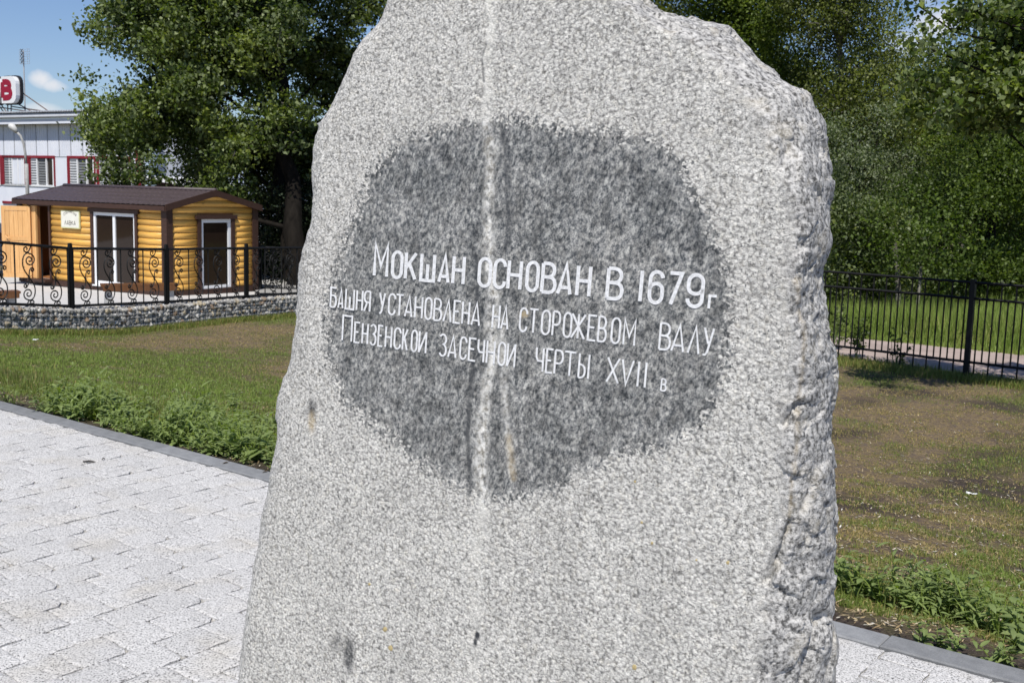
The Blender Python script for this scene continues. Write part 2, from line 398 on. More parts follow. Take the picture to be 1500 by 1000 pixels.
# ------------------------------------------------------------------ terrain
def axis(lo, hi, fine_lo, fine_hi, step, grow=1.18):
    a = list(np.arange(fine_lo, fine_hi, step)); s = step
    x = a[-1]
    while x < hi: s *= grow; x += s; a.append(x)
    x = a[0]; s = step; b = []
    while x > lo: s *= grow; x -= s; b.append(x)
    return np.array(b[::-1] + a)
gx = axis(-1500, 1500, -12, 12, .10); gy = axis(-900, 2500, 2.5, 22, .10)
GX, GY = np.meshgrid(gx, gy); Z = gz(GX, GY)
S = (GX - KP[0]) * KN[0] + (GY - KP[1]) * KN[1]
Pn = np.stack([GX.ravel(), GY.ravel(), np.zeros(GX.size)], 1)
mic = vnoise(Pn, 3.0, 3).reshape(GX.shape) * .022 * np.clip((S - .25) / .3, 0, 1) * (GY < 26)
Z = Z + mic - np.where(S < KW, .07, 0.0) - .0
DRY = []
for (a_, b_, rx_, ry_, am_) in [(385, 487, .9, 1.4, .6), (330, 480, .8, .8, .45), (300, 500, .9, .7, .5), (90, 508, .6, .5, .5), (200, 505, .7, .5, .4), (410, 540, .5, .9, .55), (350, 520, .5, .6, .4), (1300, 790, .35, .25, .7), (1450, 760, .5, .3, .5), (1380, 640, .9, .5, .5), (1290, 600, .6, .4, .5), (1350, 575, 1.2, .25, .7)]:
    g_ = gp(a_, b_); DRY.append((g_[0], g_[1], rx_, ry_, am_))
def greenness(X, Y, wet=False):
    # left lawn is greener; right lawn is trodden and sparse
    P = np.stack([X, Y, np.zeros_like(X)], 1)
    s = (X - KP[0]) * KN[0] + (Y - KP[1]) * KN[1]
    left = 1 / (1 + np.exp((X + .5) * 1.6))
    g = left * .78 + (1 - left) * .26 + vnoise(P, .7, 3) * .5 + vnoise(P, 2.6, 2) * .34 + (1 - left) * vnoise(P + 9, 5.5, 2) * .35
    dry = 0
    for (px_, py_, rx_, ry_, am_) in DRY: dry = dry + np.exp(-((X - px_) / rx_) ** 2 - ((Y - py_) / ry_) ** 2) * am_
    nearfence = np.exp(-((Y - 14.6 + (X - 6) * .55) / .8) ** 2) * (1 - left) * .5
    if wet: return g + dry * .25 + nearfence
    return g - dry + nearfence + np.exp(-((s - 2.0) / 1.0) ** 2) * .22
G = np.clip(greenness(GX.ravel(), GY.ravel()) - .25, 0, 1) * .8
G[(GY.ravel() > 24)] = .35
sr = S.ravel() + vnoise(Pn, 1.8, 3) * .35; BARE = np.clip((.75 - sr) / .4, 0, 1); G = G * (1 - BARE * .9)
Xr = GX.ravel(); BARE = np.maximum(BARE, np.clip(vnoise(Pn + 11, 1.1, 4) * 2.2, 0, 1) * np.clip(Xr - .5, 0, 1) * .95)
nx, ny = len(gx), len(gy); idx = np.arange(nx * ny).reshape(ny, nx)
Fq = np.stack([idx[:-1, :-1].ravel(), idx[:-1, 1:].ravel(), idx[1:, 1:].ravel(), idx[1:, :-1].ravel()], 1)
me = np_mesh('ground', np.stack([GX.ravel(), GY.ravel(), Z.ravel()], 1), Fq, m_soil, True, {'green': G, 'bare': BARE})
link(bpy.data.objects.new('ground', me), kind='structure')

# sheets draped on the ground
def drape(name, a, b, w0, w1, mat, dz, n=120, m=14, **k):
    a = np.array(a); b = np.array(b); t = (b - a) / np.linalg.norm(b - a); nn = np.array([-t[1], t[0]])
    u = np.linspace(0, 1, n); v = np.linspace(0, 1, m); V = []
    for i in u:
        for j in v:
            wob = (mnoise.noise(Vector((i * 30, j * 3, 5))) * .12) if j in (0., 1.) else 0
            p = a + (b - a) * i + nn * (w0 + (w1 - w0) * j + wob); V.append((p[0], p[1], float(gz(p[0], p[1])) + dz))
    I = np.arange(n * m).reshape(n, m)
    Fq = np.stack([I[:-1, :-1].ravel(), I[1:, :-1].ravel(), I[1:, 1:].ravel(), I[:-1, 1:].ravel()], 1)
    return link(bpy.data.objects.new(name, np_mesh(name, V, Fq, mat, True)), **k)

# ------------------------------------------------------------------ paving: bed, setts, kerb
def kpt(t, s): return KP + KD * t + KN * s
bed = MB()
p = [kpt(-9, -14), kpt(22, -14), kpt(22, -.003), kpt(-9, -.003)]
bed.add([(q[0], q[1], -.012) for q in p], [(0, 1, 2, 3)])
paving = bed.build('paving', m_bed, kind='structure')
def sett_mb(w, l, r):
    mb = MB(); c = [r.choice((.005, .006, .007, .009, .024, .034)) for _ in range(4)]; g = .0009
    x0, x1, y0, y1 = g, w - g, g, l - g; wv = lambda q: .0055 * math.sin(2 * math.pi * q / w)
    top = [(x0 + c[0], y0)] + [(x0 + (x1 - x0) * q, y0) for q in (.35, .65)] + [(x1 - c[1], y0), (x1, y0 + c[1] * r.uniform(.5, 1.))] + [(x1, y0 + (y1 - y0) * q) for q in (.3, .5, .7)] + [(x1, y1 - c[2] * r.uniform(.5, 1.)), (x1 - c[2], y1)] + [(x0 + (x1 - x0) * q, y1) for q in (.65, .35)] + [(x0 + c[3], y1), (x0, y1 - c[3] * .7)] + [(x0, y0 + (y1 - y0) * q) for q in (.7, .5, .3)] + [(x0, y0 + c[0] * .7)]
    top = [(a + wv(b), b + wv(a)) for a, b in top]; n = len(top)
    cx, cy = w / 2, l / 2; dz = [r.uniform(-.0022, .0) for _ in range(n)]
    inner = [(cx + (a - cx) * .88, cy + (b - cy) * .88) for a, b in top]
    vs = [(a, b, -.035) for a, b in top] + [(a, b, -.0025 + d) for (a, b), d in zip(top, dz)] + [(a, b, d * .7) for (a, b), d in zip(inner, dz)] + [(cx + r.uniform(-.03, .03), cy + r.uniform(-.03, .03), r.uniform(-.001, .003))]
    fs = []
    for i in range(n):
        j = (i + 1) % n; fs += [(i, j, j + n, i + n), (i + n, j + n, j + 2 * n, i + 2 * n), (i + 2 * n, j + 2 * n, 3 * n)]
    mb.add(vs, fs); return mb
SW, SL = .195, .195           # along the kerb, across
variants = [sett_mb(SW, SL, random.Random(i)) for i in range(14)]
vmesh = [v.mesh('sett', m_sett) for v in variants]
ang = math.atan2(KD[1], KD[0])
cand = []
for k in range(-34, 96):
    t0 = k * SW
    for row in range(52):
        s1 = -.004 - row * SL + (SL * .5 if k % 2 else 0); s0 = s1 - SL
        half = s1 > 0
        if half: s1 = -.004
        q = kpt(t0, s0); c = kpt(t0 + SW / 2, s0 + SL / 2)
        if c[1] < 0.4: continue
        px, py, zc = project((c[0], c[1], 0))
        vis = -30 < px < 1530 and 560 < py < 1040 and not (395 < px < 1195) and zc > .5
        if px < -1500 or px > 2200 or zc < .3: continue
        cand.append((not vis, np.linalg.norm(c), q, half))
cand.sort(key=lambda c: (c[0], c[1]))
rest = MB(); kxy = np.array([[KD[0], KN[0]], [KD[1], KN[1]]])
hvar = [sett_mb(SW, SL / 2, random.Random(50 + i)) for i in range(5)]; hmesh = [v.mesh('sett', m_sett) for v in hvar]
for i, (hid, d, q, half) in enumerate(cand):
    vi = random.randrange(5 if half else 14); h = random.uniform(-.002, .002); tx = random.uniform(-.010, .010); ty = random.uniform(-.010, .010)
    if i < 290 and not hid:
        o = bpy.data.objects.new('sett', (hmesh if half else vmesh)[vi]); o.location = (q[0], q[1], h); o.rotation_euler = (tx, ty, ang)
        link(o, paving)
    else:
        src = (hvar if half else variants)[vi]; v = np.array(src.v); xy = v[:, :2] @ kxy.T + q; rest.add(np.column_stack([xy, v[:, 2] + h + v[:, 0] * tx]), src.f)
rest.build('setts', m_sett, paving, kind='stuff')

kerb = empty('kerb', (KP[0], KP[1], 0), kind='structure')
kl = .58
for k in range(-6, 22):
    r = random.Random(k * 7 + 1); mb = MB(); b = .006; L = kl - .005; z1 = .006 + r.uniform(-.002, .002)
    mb.box(0, L, .004, KW - .002, -.15, z1 - b)
    mb.hexa([(0, .004, z1 - b), (L, .004, z1 - b), (L, KW - .002, z1 - b), (0, KW - .002, z1 - b)], [(b, .004 + b, z1), (L - b, .004 + b, z1), (L - b, KW - .002 - b, z1), (b, KW - .002 - b, z1)])
    mb.f = [f for i, f in enumerate(mb.f) if i not in (1, 6)]; mb.m = [0] * len(mb.f)
    o = mb.build('kerb_stone', m_kerb, kerb); q = (k * kl + r.uniform(-.002, .002) + .03, r.uniform(-.003, .003))
    w = KD * q[0] + KN * q[1]; o.location = (w[0], w[1], 0); o.rotation_euler = (0, 0, ang + r.uniform(-.004, .004))

# ------------------------------------------------------------------ the granite monument
FQ = CAM + ray(750, 500) * (2.0 / ray(750, 500)[1])
Nf = np.array([-.62, -.78, .06]); Nf /= np.linalg.norm(Nf)
def on_face(px, py, o=0.0):          # point at offset o behind the dressed face
    px = np.asarray(px, float); py = np.asarray(py, float); o = np.broadcast_to(np.asarray(o, float), px.shape)
    D = Fv * F_PX + (px - 750)[..., None] * Rv - (py - 500)[..., None] * Uv
    t = ((FQ - CAM) @ Nf - o) / (D @ Nf); return CAM + D * t[..., None]
LFT = [(-118, 690), (-112, 660), (-95, 625), (-60, 600), (0, 570), (35, 555), (60, 532), (80, 519), (130, 497), (165, 480), (185, 467), (215, 459), (250, 457), (290, 459), (320, 457), (345, 450), (375, 442), (400, 437), (430, 436), (470, 434), (500, 430), (530, 425), (560, 414), (585, 407), (610, 405), (640, 407), (670, 401), (700, 395), (730, 390), (760, 383), (800, 378), (830, 372), (870, 366), (905, 360), (940, 355), (970, 352), (1000, 350), (1200, 338), (1800, 320)]
RGT = [(-118, 800), (-112, 826), (-95, 858), (-60, 898), (-20, 925), (0, 942), (15, 966), (22, 1000), (38, 1030), (44, 1068), (62, 1083), (85, 1110), (118, 1150), (133, 1180), (150, 1192), (185, 1208), (225, 1216), (260, 1218), (320, 1219), (360, 1216), (390, 1206), (430, 1204), (470, 1211), (520, 1222), (580, 1222), (640, 1221), (720, 1228), (800, 1226), (850, 1222), (900, 1220), (940, 1226), (1000, 1222), (1300, 1232), (1800, 1245)]
RDG = [(-118, 785), (-112, 800), (-95, 830), (-60, 860), (0, 900), (30, 955), (60, 1010), (80, 1046), (120, 1085), (150, 1105), (200, 1128), (250, 1152), (310, 1170), (360, 1168), (420, 1160), (470, 1163), (520, 1170), (590, 1160), (650, 1155), (720, 1157), (780, 1147), (830, 1134), (880, 1129), (940, 1126), (1000, 1108), (1200, 1090), (1800, 1085)]
def itp(tab, y): a = np.array(tab); return np.interp(y, a[:, 0], a[:, 1])
rows = np.concatenate([np.arange(-118, -8, 4.), np.arange(-8, 1012, 2.0), np.arange(1012, 1790, 16.)])
NF, NS, NB = 330, 60, 110
XL, XR, XS = itp(LFT, rows), itp(RDG, rows), itp(RGT, rows)
jag = vnoise(np.stack([rows, rows * 0, rows * 0], 1), .09, 3)
XL = XL + jag * 1.6; XR = XR + vnoise(np.stack([rows, rows * 0 + 9, rows * 0], 1), .05, 3) * 7
XS = np.maximum(XS + vnoise(np.stack([rows, rows * 0 + 4, rows * 0], 1), .07, 3) * 3, XR + 6)
R = len(rows)
tf = np.linspace(0, 1, NF)[None]; ts = np.linspace(0, 1, NS + 1)[None, 1:]; tb = np.linspace(0, 1, NB + 1)[None, 1:-1]
def edge_o(d): q = np.clip(1 - d / 16., 0, 1); return .016 * (1 - np.sqrt(np.clip(1 - q * q, 0, 1)))
fx = XL[:, None] + (XR - XL)[:, None] * tf; fo = edge_o(fx - XL[:, None]) + .004 * np.clip(1 - (XR[:, None] - fx) / 30, 0, 1) ** 2
sx = XR[:, None] + (XS - XR)[:, None] * np.sin(ts * math.pi / 2) ** .9; soff = .004 + .17 * ts ** 1.15 + 0 * sx
tbb = np.repeat(tb, R, 0)
bx = np.where(tbb < .25, XS[:, None] - 28 * tbb / .25, np.where(tbb < .78, (XS[:, None] - 28) + (XL[:, None] + 18 - XS[:, None] + 28) * (tbb - .25) / .53, XL[:, None] + 18 * (1 - tbb) / .22))
bo = np.where(tbb < .25, .174 + .26 * tbb / .25, np.where(tbb < .78, .434, .016 + .418 * (1 - tbb) / .22))
PX = np.concatenate([fx, sx, bx], 1); OF = np.concatenate([fo, soff, bo], 1); PY = np.repeat(rows[:, None], PX.shape[1], 1)
V = on_face(PX, PY, OF); C = V.shape[1]
du = np.roll(V, -1, 1) - np.roll(V, 1, 1); dv = np.gradient(V, axis=0)
Nn = np.cross(du, dv); Nn /= np.maximum(np.linalg.norm(Nn, axis=2, keepdims=True), 1e-12)
if (Nn[200, 100] @ Nf) < 0: Nn = -Nn
ridge_d = (PX - XR[:, None]); side = np.zeros_like(PX); side[:, :NF] = np.clip(1 + ridge_d[:, :NF] / 26, 0, 1) ** 1.5; side[:, NF:] = 1
ledge = np.zeros_like(PX); ledge[:, :NF] = np.clip(1 - (PX - XL[:, None])[:, :NF] / 22, 0, 1)
Pf = V.reshape(-1, 3)
low = vnoise(Pf, 9, 2).reshape(PX.shape); mid = vnoise(Pf, 26, 3).reshape(PX.shape); hi = vnoise(Pf, 110, 3).reshape(PX.shape)
cell = np.abs(vnoise(Pf + 5, 17, 2)).reshape(PX.shape)
def facets(P, nseed, tilt, lvl, seed):
    rs = np.random.default_rng(seed); S_ = P[rs.integers(0, len(P), nseed)]; gr = rs.normal(size=(nseed, 3)) * tilt; lv = rs.normal(0, lvl, nseed); out = np.zeros(len(P))
    for i in range(0, len(P), 6000):
        q = P[i:i + 6000]; Dm = ((q[:, None] - S_[None]) ** 2).sum(2); k = Dm.argmin(1); out[i:i + 6000] = ((q - S_[k]) * gr[k]).sum(1) + lv[k]
    return out
smask = (side > .02).copy(); smask[:, NF + NS + 8:] = False; smask[rows > 1100] = False
Ps = V[smask]; wob = np.stack([vnoise(Ps, 22, 2), vnoise(Ps + 3, 22, 2), vnoise(Ps + 7, 22, 2)], 1) * .012
fc = np.zeros_like(PX); fc[smask] = facets(Ps + wob, 130, .13, .0022, 1) + facets(Ps + wob * .5, 700, .10, .0005, 2)
disp = side * (low * .005 + mid * .0026 + np.clip(fc, -.007, .006) * .75 + hi * .0014)
disp = np.minimum(disp, .011)
# px-space signed distance to the polished oval
POL = np.array([(585, 212), (620, 197), (700, 178), (760, 178), (830, 190), (900, 197), (960, 210), (1000, 240), (1025, 300), (1040, 345), (1062, 380), (1068, 440), (1065, 500), (1060, 560), (1045, 590), (1020, 630), (975, 652), (930, 660), (880, 675), (850, 695), (800, 718), (745, 728), (705, 728), (690, 722), (640, 690), (600, 665), (550, 625), (510, 590), (485, 545), (478, 490), (483, 440), (500, 380), (520, 320), (540, 265), (560, 235)], float)
def sdf(x, y, poly):
    d = np.full(x.shape, 1e9); ins = np.zeros(x.shape, bool); n = len(poly)
    for i in range(n):
        a, b = poly[i], poly[(i + 1) % n]; e = b - a; w0, w1 = x - a[0], y - a[1]
        t = np.clip((w0 * e[0] + w1 * e[1]) / (e @ e), 0, 1); d = np.minimum(d, (w0 - e[0] * t) ** 2 + (w1 - e[1] * t) ** 2)
        c = (a[1] > y) != (b[1] > y)
        with np.errstate(divide='ignore', invalid='ignore'): xi = a[0] + (y - a[1]) / (b[1] - a[1]) * e[0] if b[1] != a[1] else np.full(x.shape, 1e9)
        ins ^= c & (x < xi)
    return np.sqrt(d) * np.where(ins, 1, -1)
def pdist(x, y, pts):
    d = np.full(x.shape, 1e9)
    for a, b in zip(pts[:-1], pts[1:]):
        a = np.array(a, float); b = np.array(b, float); e = b - a; w0, w1 = x - a[0], y - a[1]
        t = np.clip((w0 * e[0] + w1 * e[1]) / (e @ e), 0, 1); d = np.minimum(d, (w0 - e[0] * t) ** 2 + (w1 - e[1] * t) ** 2)
    return np.sqrt(d)
front = np.zeros_like(PX); front[:, :NF] = 1
sd = sdf(PX, PY, POL); polish = np.where(front > 0, np.clip(sd, -40, 40), -40)
pin = np.clip(sd / 8, 0, 1) * front
VE = [(722, -110), (718, 0), (721, 40), (713, 90), (716, 130), (712, 180), (719, 230), (716, 300), (715, 350), (717, 400), (724, 430), (719, 480), (724, 520), (713, 560), (709, 620), (705, 680), (707, 735), (700, 800), (694, 1000)]
vd = pdist(PX, PY, VE); vw = np.interp(PY, [-100, 180, 230, 250, 420, 560, 730, 780, 1000], [9, 9, 7, 6, 10, 8, 10, 11, 9]) * (1 + .35 * mid + .3 * low)
vs_ = np.interp(PY, [-100, 150, 200, 540, 700, 735, 800, 1000], [.85, .85, 1., 1., 1., .8, .45, .38])
vein = np.clip(1.35 - vd / vw, 0, 1) * vs_
vein = np.maximum(vein, np.clip(1.2 - pdist(PX, PY, [(736, 470), (738, 560), (742, 620), (748, 690)]) / 6, 0, 1) * .75)
dark = np.clip(1.4 - pdist(PX, PY, [(697, 375), (699, 470), (690, 560), (684, 640), (688, 722)]) / 4, 0, 1) * .85
dark = np.maximum(dark, np.clip(1.3 - pdist(PX, PY, [(734, 185), (741, 215), (744, 260), (744, 360)]) / 6, 0, 1) * .7)
dark = np.maximum(dark, np.clip(1.3 - pdist(PX, PY, [(712, 65), (706, 85), (709, 120)]) / 2.0, 0, 1) * .8)
dark = np.maximum(dark, np.clip(1.3 - pdist(PX, PY, [(703, 440), (708, 462)]) / 2.5, 0, 1)); dark = np.maximum(dark, np.clip(1.3 - pdist(PX, PY, [(719, 440), (722, 470)]) / 2.0, 0, 1))
def blob(cx, cy, rx, ry): return np.clip(1.5 - np.sqrt(((PX - cx) / rx) ** 2 + ((PY - cy) / ry) ** 2), 0, 1)
dark = np.maximum(dark, blob(457, 598, 5, 14) * .95); dark = np.maximum(dark, blob(511, 958, 8, 26) * .98); dark = np.maximum(dark, blob(492, 942, 7, 14) * .6); dark = np.maximum(dark, blob(494, 770, 7, 6) * .4)
dark = np.maximum(dark, blob(699, 930, 3.5, 5) * 1.6); dark = np.maximum(dark, blob(696, 941, 2, 6) * 1.6); dark = np.maximum(dark, blob(1075, 697, 1.6, 6) * 1.2)
dark = np.clip(dark, 0, 1.6) * front
# fracture valleys along the right ridge
fr = np.maximum(np.clip(1 - pdist(PX, PY, [(1172, 590), (1160, 602), (1150, 620)]) / 9, 0, 1), np.clip(1 - pdist(PX, PY, [(1160, 770), (1148, 800), (1135, 830), (1124, 850)]) / 12, 0, 1))
fr = np.maximum(fr, np.clip(1 - pdist(PX, PY, [(1205, 905), (1190, 960), (1180, 1000)]) / 14, 0, 1)); fr = np.maximum(fr, np.clip(1 - pdist(PX, PY, [(1150, 180), (1160, 210), (1150, 240)]) / 16, 0, 1) * .6)
fr[:, NF + NS:] = 0
disp -= fr * .016
warm = np.maximum(np.maximum(blob(457, 618, 5, 14) * .8, blob(768, 460, 6, 5)), np.clip(1 - pdist(PX, PY, [(745, 640), (752, 700)]) / 7, 0, 1) * .7)
warm = np.maximum(warm, (np.clip(1 - pdist(PX, PY, [(1165, 410), (1178, 500), (1172, 560), (1160, 720), (1158, 780)]) / 6, 0, 1)) * .45) * (front + (np.arange(C)[None] >= NF) * (np.arange(C)[None] < NF + NS))
vd2 = np.clip(1.2 - vd / vw, 0, 1) * front
hole = blob(717, 243, 7, 18) * front
disp += front * (1 - side) * ((1 - pin) * (hi * .0012 + mid * .0010) + (1 - pin) * .0010 + pin * hi * .0002) - hole * .004 + vd2 * (1 - side) * (mid * .0034 - .0006) * np.where((PY > 370) & (PY < 545), .25, 1) - np.clip(dark, 0, 1) * .0012
V = V + Nn * disp[..., None]
Vf = V.reshape(-1, 3); I = np.arange(R * C).reshape(R, C); J = np.roll(I, -1, 1)
Fq = np.stack([I[:-1].ravel(), J[:-1].ravel(), J[1:].ravel(), I[1:].ravel()], 1)
nv = len(Vf); topc = V[0].mean(0) + np.array([0, 0, .004]); Vf = np.vstack([Vf, topc])
cap = np.stack([np.full(C, nv), J[0], I[0], np.full(C, nv)], 1)
z0 = lambda a: np.append(a.ravel(), 0)
# quads plus triangle cap: build cap as degenerate-free triangles in a second pass
me = np_mesh('body', Vf, Fq[:, ::-1], m_granite, True, {'polish': z0(polish), 'vein': z0(vein * front), 'dark': z0(dark), 'warm': z0(warm), 'rough_side': z0(np.clip(side, 0, 1))})
bm = bmesh.new(); bm.from_mesh(me); bm.verts.ensure_lookup_table()
for i in range(C):
    f = bm.faces.new((bm.verts[nv], bm.verts[int(I[0][i])], bm.verts[int(J[0][i])])); f.smooth = True
bmesh.ops.recalc_face_normals(bm, faces=bm.faces); bm.to_mesh(me); bm.free()
mon = empty('memorial_stone', (FQ[0], FQ[1] , 0), label='tall rough-edged grey granite memorial stone with white carved inscription on a dark polished oval', cat='monument')
MO = np.array([FQ[0], FQ[1], 0.0])
body = bpy.data.objects.new('body', me); link(body, mon); me.transform(Matrix.Translation(Vector(-MO)))

# ---- stroke font (unit box, y up)
def arc(cx, cy, rx, ry, a0, a1, n=9): return [(cx + rx * math.cos(math.radians(a0 + (a1 - a0) * i / n)), cy + ry * math.sin(math.radians(a0 + (a1 - a0) * i / n))) for i in range(n + 1)]
def bowl(y0, y1, x0=0, x1=1): r = min((y1 - y0) / 2, .22); return [(x0, y1)] + [(x1 - .45, y1)] + [(x1 - .45 + .45 * math.sin(math.radians(a)), y1 - r + r * math.cos(math.radians(a))) for a in (30, 60, 90)] + [(x1 - .45 + .45 * math.sin(math.radians(a)), y0 + r + r * math.cos(math.radians(a))) for a in (90, 120, 150)] + [(x1 - .45, y0), (x0, y0)]
Oo = arc(.5, .76, .5, .24, 0, 180) + arc(.5, .24, .5, .24, 180, 360) + [(1, .76)]
FONT = {
 'О': [Oo], 'С': [arc(.5, .76, .5, .24, 0, 180) + arc(.5, .24, .5, .24, 180, 360)], 'Н': [[(0, 0), (0, 1)], [(1, 0), (1, 1)], [(0, .5), (1, .5)]],
 'К': [[(0, 0), (0, 1)], [(1, 1), (.05, .42)], [(.35, .6), (1, 0)]], 'Ш': [[(0, 1), (0, 0), (1, 0), (1, 1)], [(.5, 0), (.5, .62)]], 'А': [[(0, 0), (.58, 1), (1, 0)], [(.18, .22), (.88, .22)]],
 'В': [bowl(.53, 1, 0, .9), bowl(0, .53, 0, 1), [(0, 0), (0, 1)]], '1': [[(.5, 0), (.5, 1)]], '6': [arc(.5, .77, .5, .23, 10, 180) + arc(.5, .24, .5, .24, 180, 360) + arc(.5, .42, .5, .2, 0, 180)],
 '7': [[(0, 1), (1, 1), (.22, 0)]], '9': [arc(.5, .24, .5, .24, 180, 360) + arc(.5, .76, .5, .24, 0, 180) + arc(.5, .6, .5, .2, 180, 350)], 'Г': [[(0, 0), (0, 1), (1, 1)]],
 'М': [[(0, 0), (0, 1), (.5, .32), (1, 1), (1, 0)]], 'Б': [bowl(0, .6, 0, 1), [(0, 0), (0, 1), (.95, 1)]], 'Я': [[(x if x < 0 else 1 - x, y) for x, y in bowl(.45, 1, 0, 1)], [(1, 0), (1, 1)], [(.5, .45), (0, 0)]],
 'У': [[(0, 1), (.5, .42)], [(1, 1), (.45, .1), (.25, 0), (0, 0)]], 'Т': [[(0, 1), (1, 1)], [(.5, 0), (.5, 1)]], 'Л': [[(0, 0), (.6, 1), (1, 0)]], 'Е': [[(1, 1), (0, 1), (0, 0), (1, 0)], [(0, .52), (.75, .52)]],
 'Р': [bowl(.45, 1, 0, 1), [(0, 0), (0, 1)]], 'Ж': [[(.5, 0), (.5, 1)], [(0, 1), (.5, .5), (0, 0)], [(1, 1), (.5, .5), (1, 0)]], 'П': [[(0, 0), (0, 1), (1, 1), (1, 0)]],
 'З': [arc(.45, .77, .5, .23, 150, -80, 8) + arc(.48, .27, .52, .27, 80, -150, 9)], 'И': [[(0, 1), (0, 0)], [(0, 0), (1, 1)], [(1, 1), (1, 0)]], 'Ч': [[(0, 1), (0, .6), (.25, .44), (1, .44)], [(1, 1), (1, 0)]],
 'Ы': [[(0, 1), (0, 0)], bowl(0, .55, 0, .62), [(1, 1), (1, 0)]], 'Х': [[(0, 0), (1, 1)], [(0, 1), (1, 0)]], 'V': [[(0, 1), (.42, 0), (1, 1)]], 'I': [[(.5, 0), (.5, 1)]]}
def ribbon(pts, w):
    """left/right offset points of a polyline, mitred"""
    P = [np.array(p, float) for p in pts]; closed = np.linalg.norm(P[0] - P[-1]) < 1e-6
    if closed: P = P[:-1]
    n = len(P); L, Rr = [], []
    for i in range(n):
        a = P[i - 1] if (i > 0 or closed) else None; b = P[(i + 1) % n] if (i < n - 1 or closed) else None
        d1 = (P[i] - a) / max(np.linalg.norm(P[i] - a), 1e-9) if a is not None else None
        d2 = (b - P[i]) / max(np.linalg.norm(b - P[i]), 1e-9) if b is not None else None
        if d1 is None: d1 = d2
        if d2 is None: d2 = d1
        m = d1 + d2; m = m / max(np.linalg.norm(m), 1e-6); nn = np.array([-m[1], m[0]]); k = 1 / max(abs(m @ d1), .38)
        L.append(P[i] + nn * w / 2 * k); Rr.append(P[i] - nn * w / 2 * k)
    return L, Rr, closed
def letter_mesh(ch, to2d, w, to3d, mat, name, lift, depth, wscale=None):
    """to2d maps the unit box to the plane (px), to3d(px, lift) to space"""
    mb = MB(); k = 0
    for st in FONT[ch]:
        L, Rr, closed = ribbon([to2d(u, v) for u, v in st], w); n = len(L); lf = lift + k * .00007; k += 1
        top = [to3d(p, lf) for p in L] + [to3d(p, lf) for p in Rr]; bot = [to3d(p, lf - depth) for p in L] + [to3d(p, lf - depth) for p in Rr]
        fs = []
        for i in range(n if closed else n - 1):
            j = (i + 1) % n; fs += [(i, j, n + j, n + i), (i, 2 * n + i, 2 * n + j, j), (n + i, n + j, 3 * n + j, 3 * n + i)]
        if not closed: fs += [(0, n, 3 * n, 2 * n), (n - 1, 3 * n - 1, 4 * n - 1, 2 * n - 1)]
        mb.add(top + bot, fs)
    return mb
L1 = 'М 545.9 568.3;О 572 589.6;К 591.2 609.9;Ш 613.8 637;А 640.3 658.4;Н 660.7 680.3;О 698.5 719.3;С 721 740.7;Н 741.2 763.6;О 768.4 788.7;В 790.8 814.3;А 814.3 837.2;Н 842 864.7;В 886 912.3;1 934.3 940.2;6 947.5 971;7 975.4 998;9 1003.2 1029.6;Г 1036 1050'
L2 = 'Б 482.6 493;А 494 503;Ш 504.7 519;Н 520.7 531.3;Я 531.9 542.5;У 554 564;С 567.6 579.3;Т 578 591;А 591.6 603.9;Н 606 618.8;О 620.8 632.5;В 634 647;Л 648 661.3;Е 662.9 674.7;Н 675.2 687.5;А 689 703;Н 719.5 731.7;А 732.3 744.5;С 759.3 772;Т 773 788;О 791.3 805.3;Р 807.3 820;О 823.3 836.7;Ж 834.7 856.7;Е 859.3 873.3;В 874 888;О 893.3 908;М 911.3 930;В 963.7 981.7;А 981.7 1002;Л 1005.7 1024.5;У 1027.5 1044'
L3 = 'П 500 515.6;Е 517.7 527.3;Н 529 539;З 541 551;Е 552.4 561;Н 563 573.7;С 575.9 587;К 588 597;О 601 611;И 612 624.4;З 642 654;А 655 668.4;С 672 683.3;Е 685 697.2;Ч 698 709;Н 711 724.4;О 728 740;И 741 754.3;Ч 783 795.7;Е 797.9 809.6;Р 810.3 824;Т 824 843;Ы 845.5 862.4;Х 886.6 906.4;V 908 927;I 931.3 935.7;I 941.6 946.7;В 966.8 976'
def lines():
    for li, (txt, yb, yt, w) in enumerate([(L1, lambda x: 405.5 + .098 * (x - 549), lambda x: 367 + .0755 * (x - 582), 4.7), (L2, lambda x: 450 + .129 * (x - 483), lambda x: 420 + .107 * (x - 487), 2.7), (L3, lambda x: 502 + .1576 * (x - 520), lambda x: 471.3 + .138 * (x - 525), 2.6)]):
        items = txt.split(';')
        for i, it in enumerate(items):
            ch, a, b = it.split(); a = float(a); b = float(b); ww = w * (1 + (a - 700) / 2400)
            last = i == len(items) - 1
            top = yt; 
            if li == 0 and last: top = lambda x: 431.5 + .07 * (x - 1040); ww *= .72
            if li == 2 and last: top = lambda x: 553.5 + .138 * (x - 970); ww *= .8
            if li == 0 and i == 0: top = lambda x: 355 + .09 * (x - 550)
            if li == 2 and i == 0: top = lambda x: 461 + .13 * (x - 505)
            yield ch, a, b, yb, top, ww
j3 = lambda p, l: on_face(np.array([p[0]]), np.array([p[1]]), -l)[0] - MO
for ch, a, b, yb, yt, w in lines():
    xm = (a + b) / 2; h = yb(xm) - yt(xm); lean = (.05 + .035 * (xm - 550) / 450) * h; hw = w / 2
    def to2d(u, v, a=a, b=b, yb=yb, yt=yt, lean=lean, hw=hw):
        x = (a + hw) + (b - a - 2 * hw) * u + lean * v; y0 = yb(x) - hw * .9; y1 = yt(x) + hw * .9
        return (x, y0 + (y1 - y0) * v)
    letter_mesh(ch, to2d, w * 1.05, j3, m_letter, 'letter', .0012 if a > 512 else .0032, .004).build('letter', m_letter, mon)
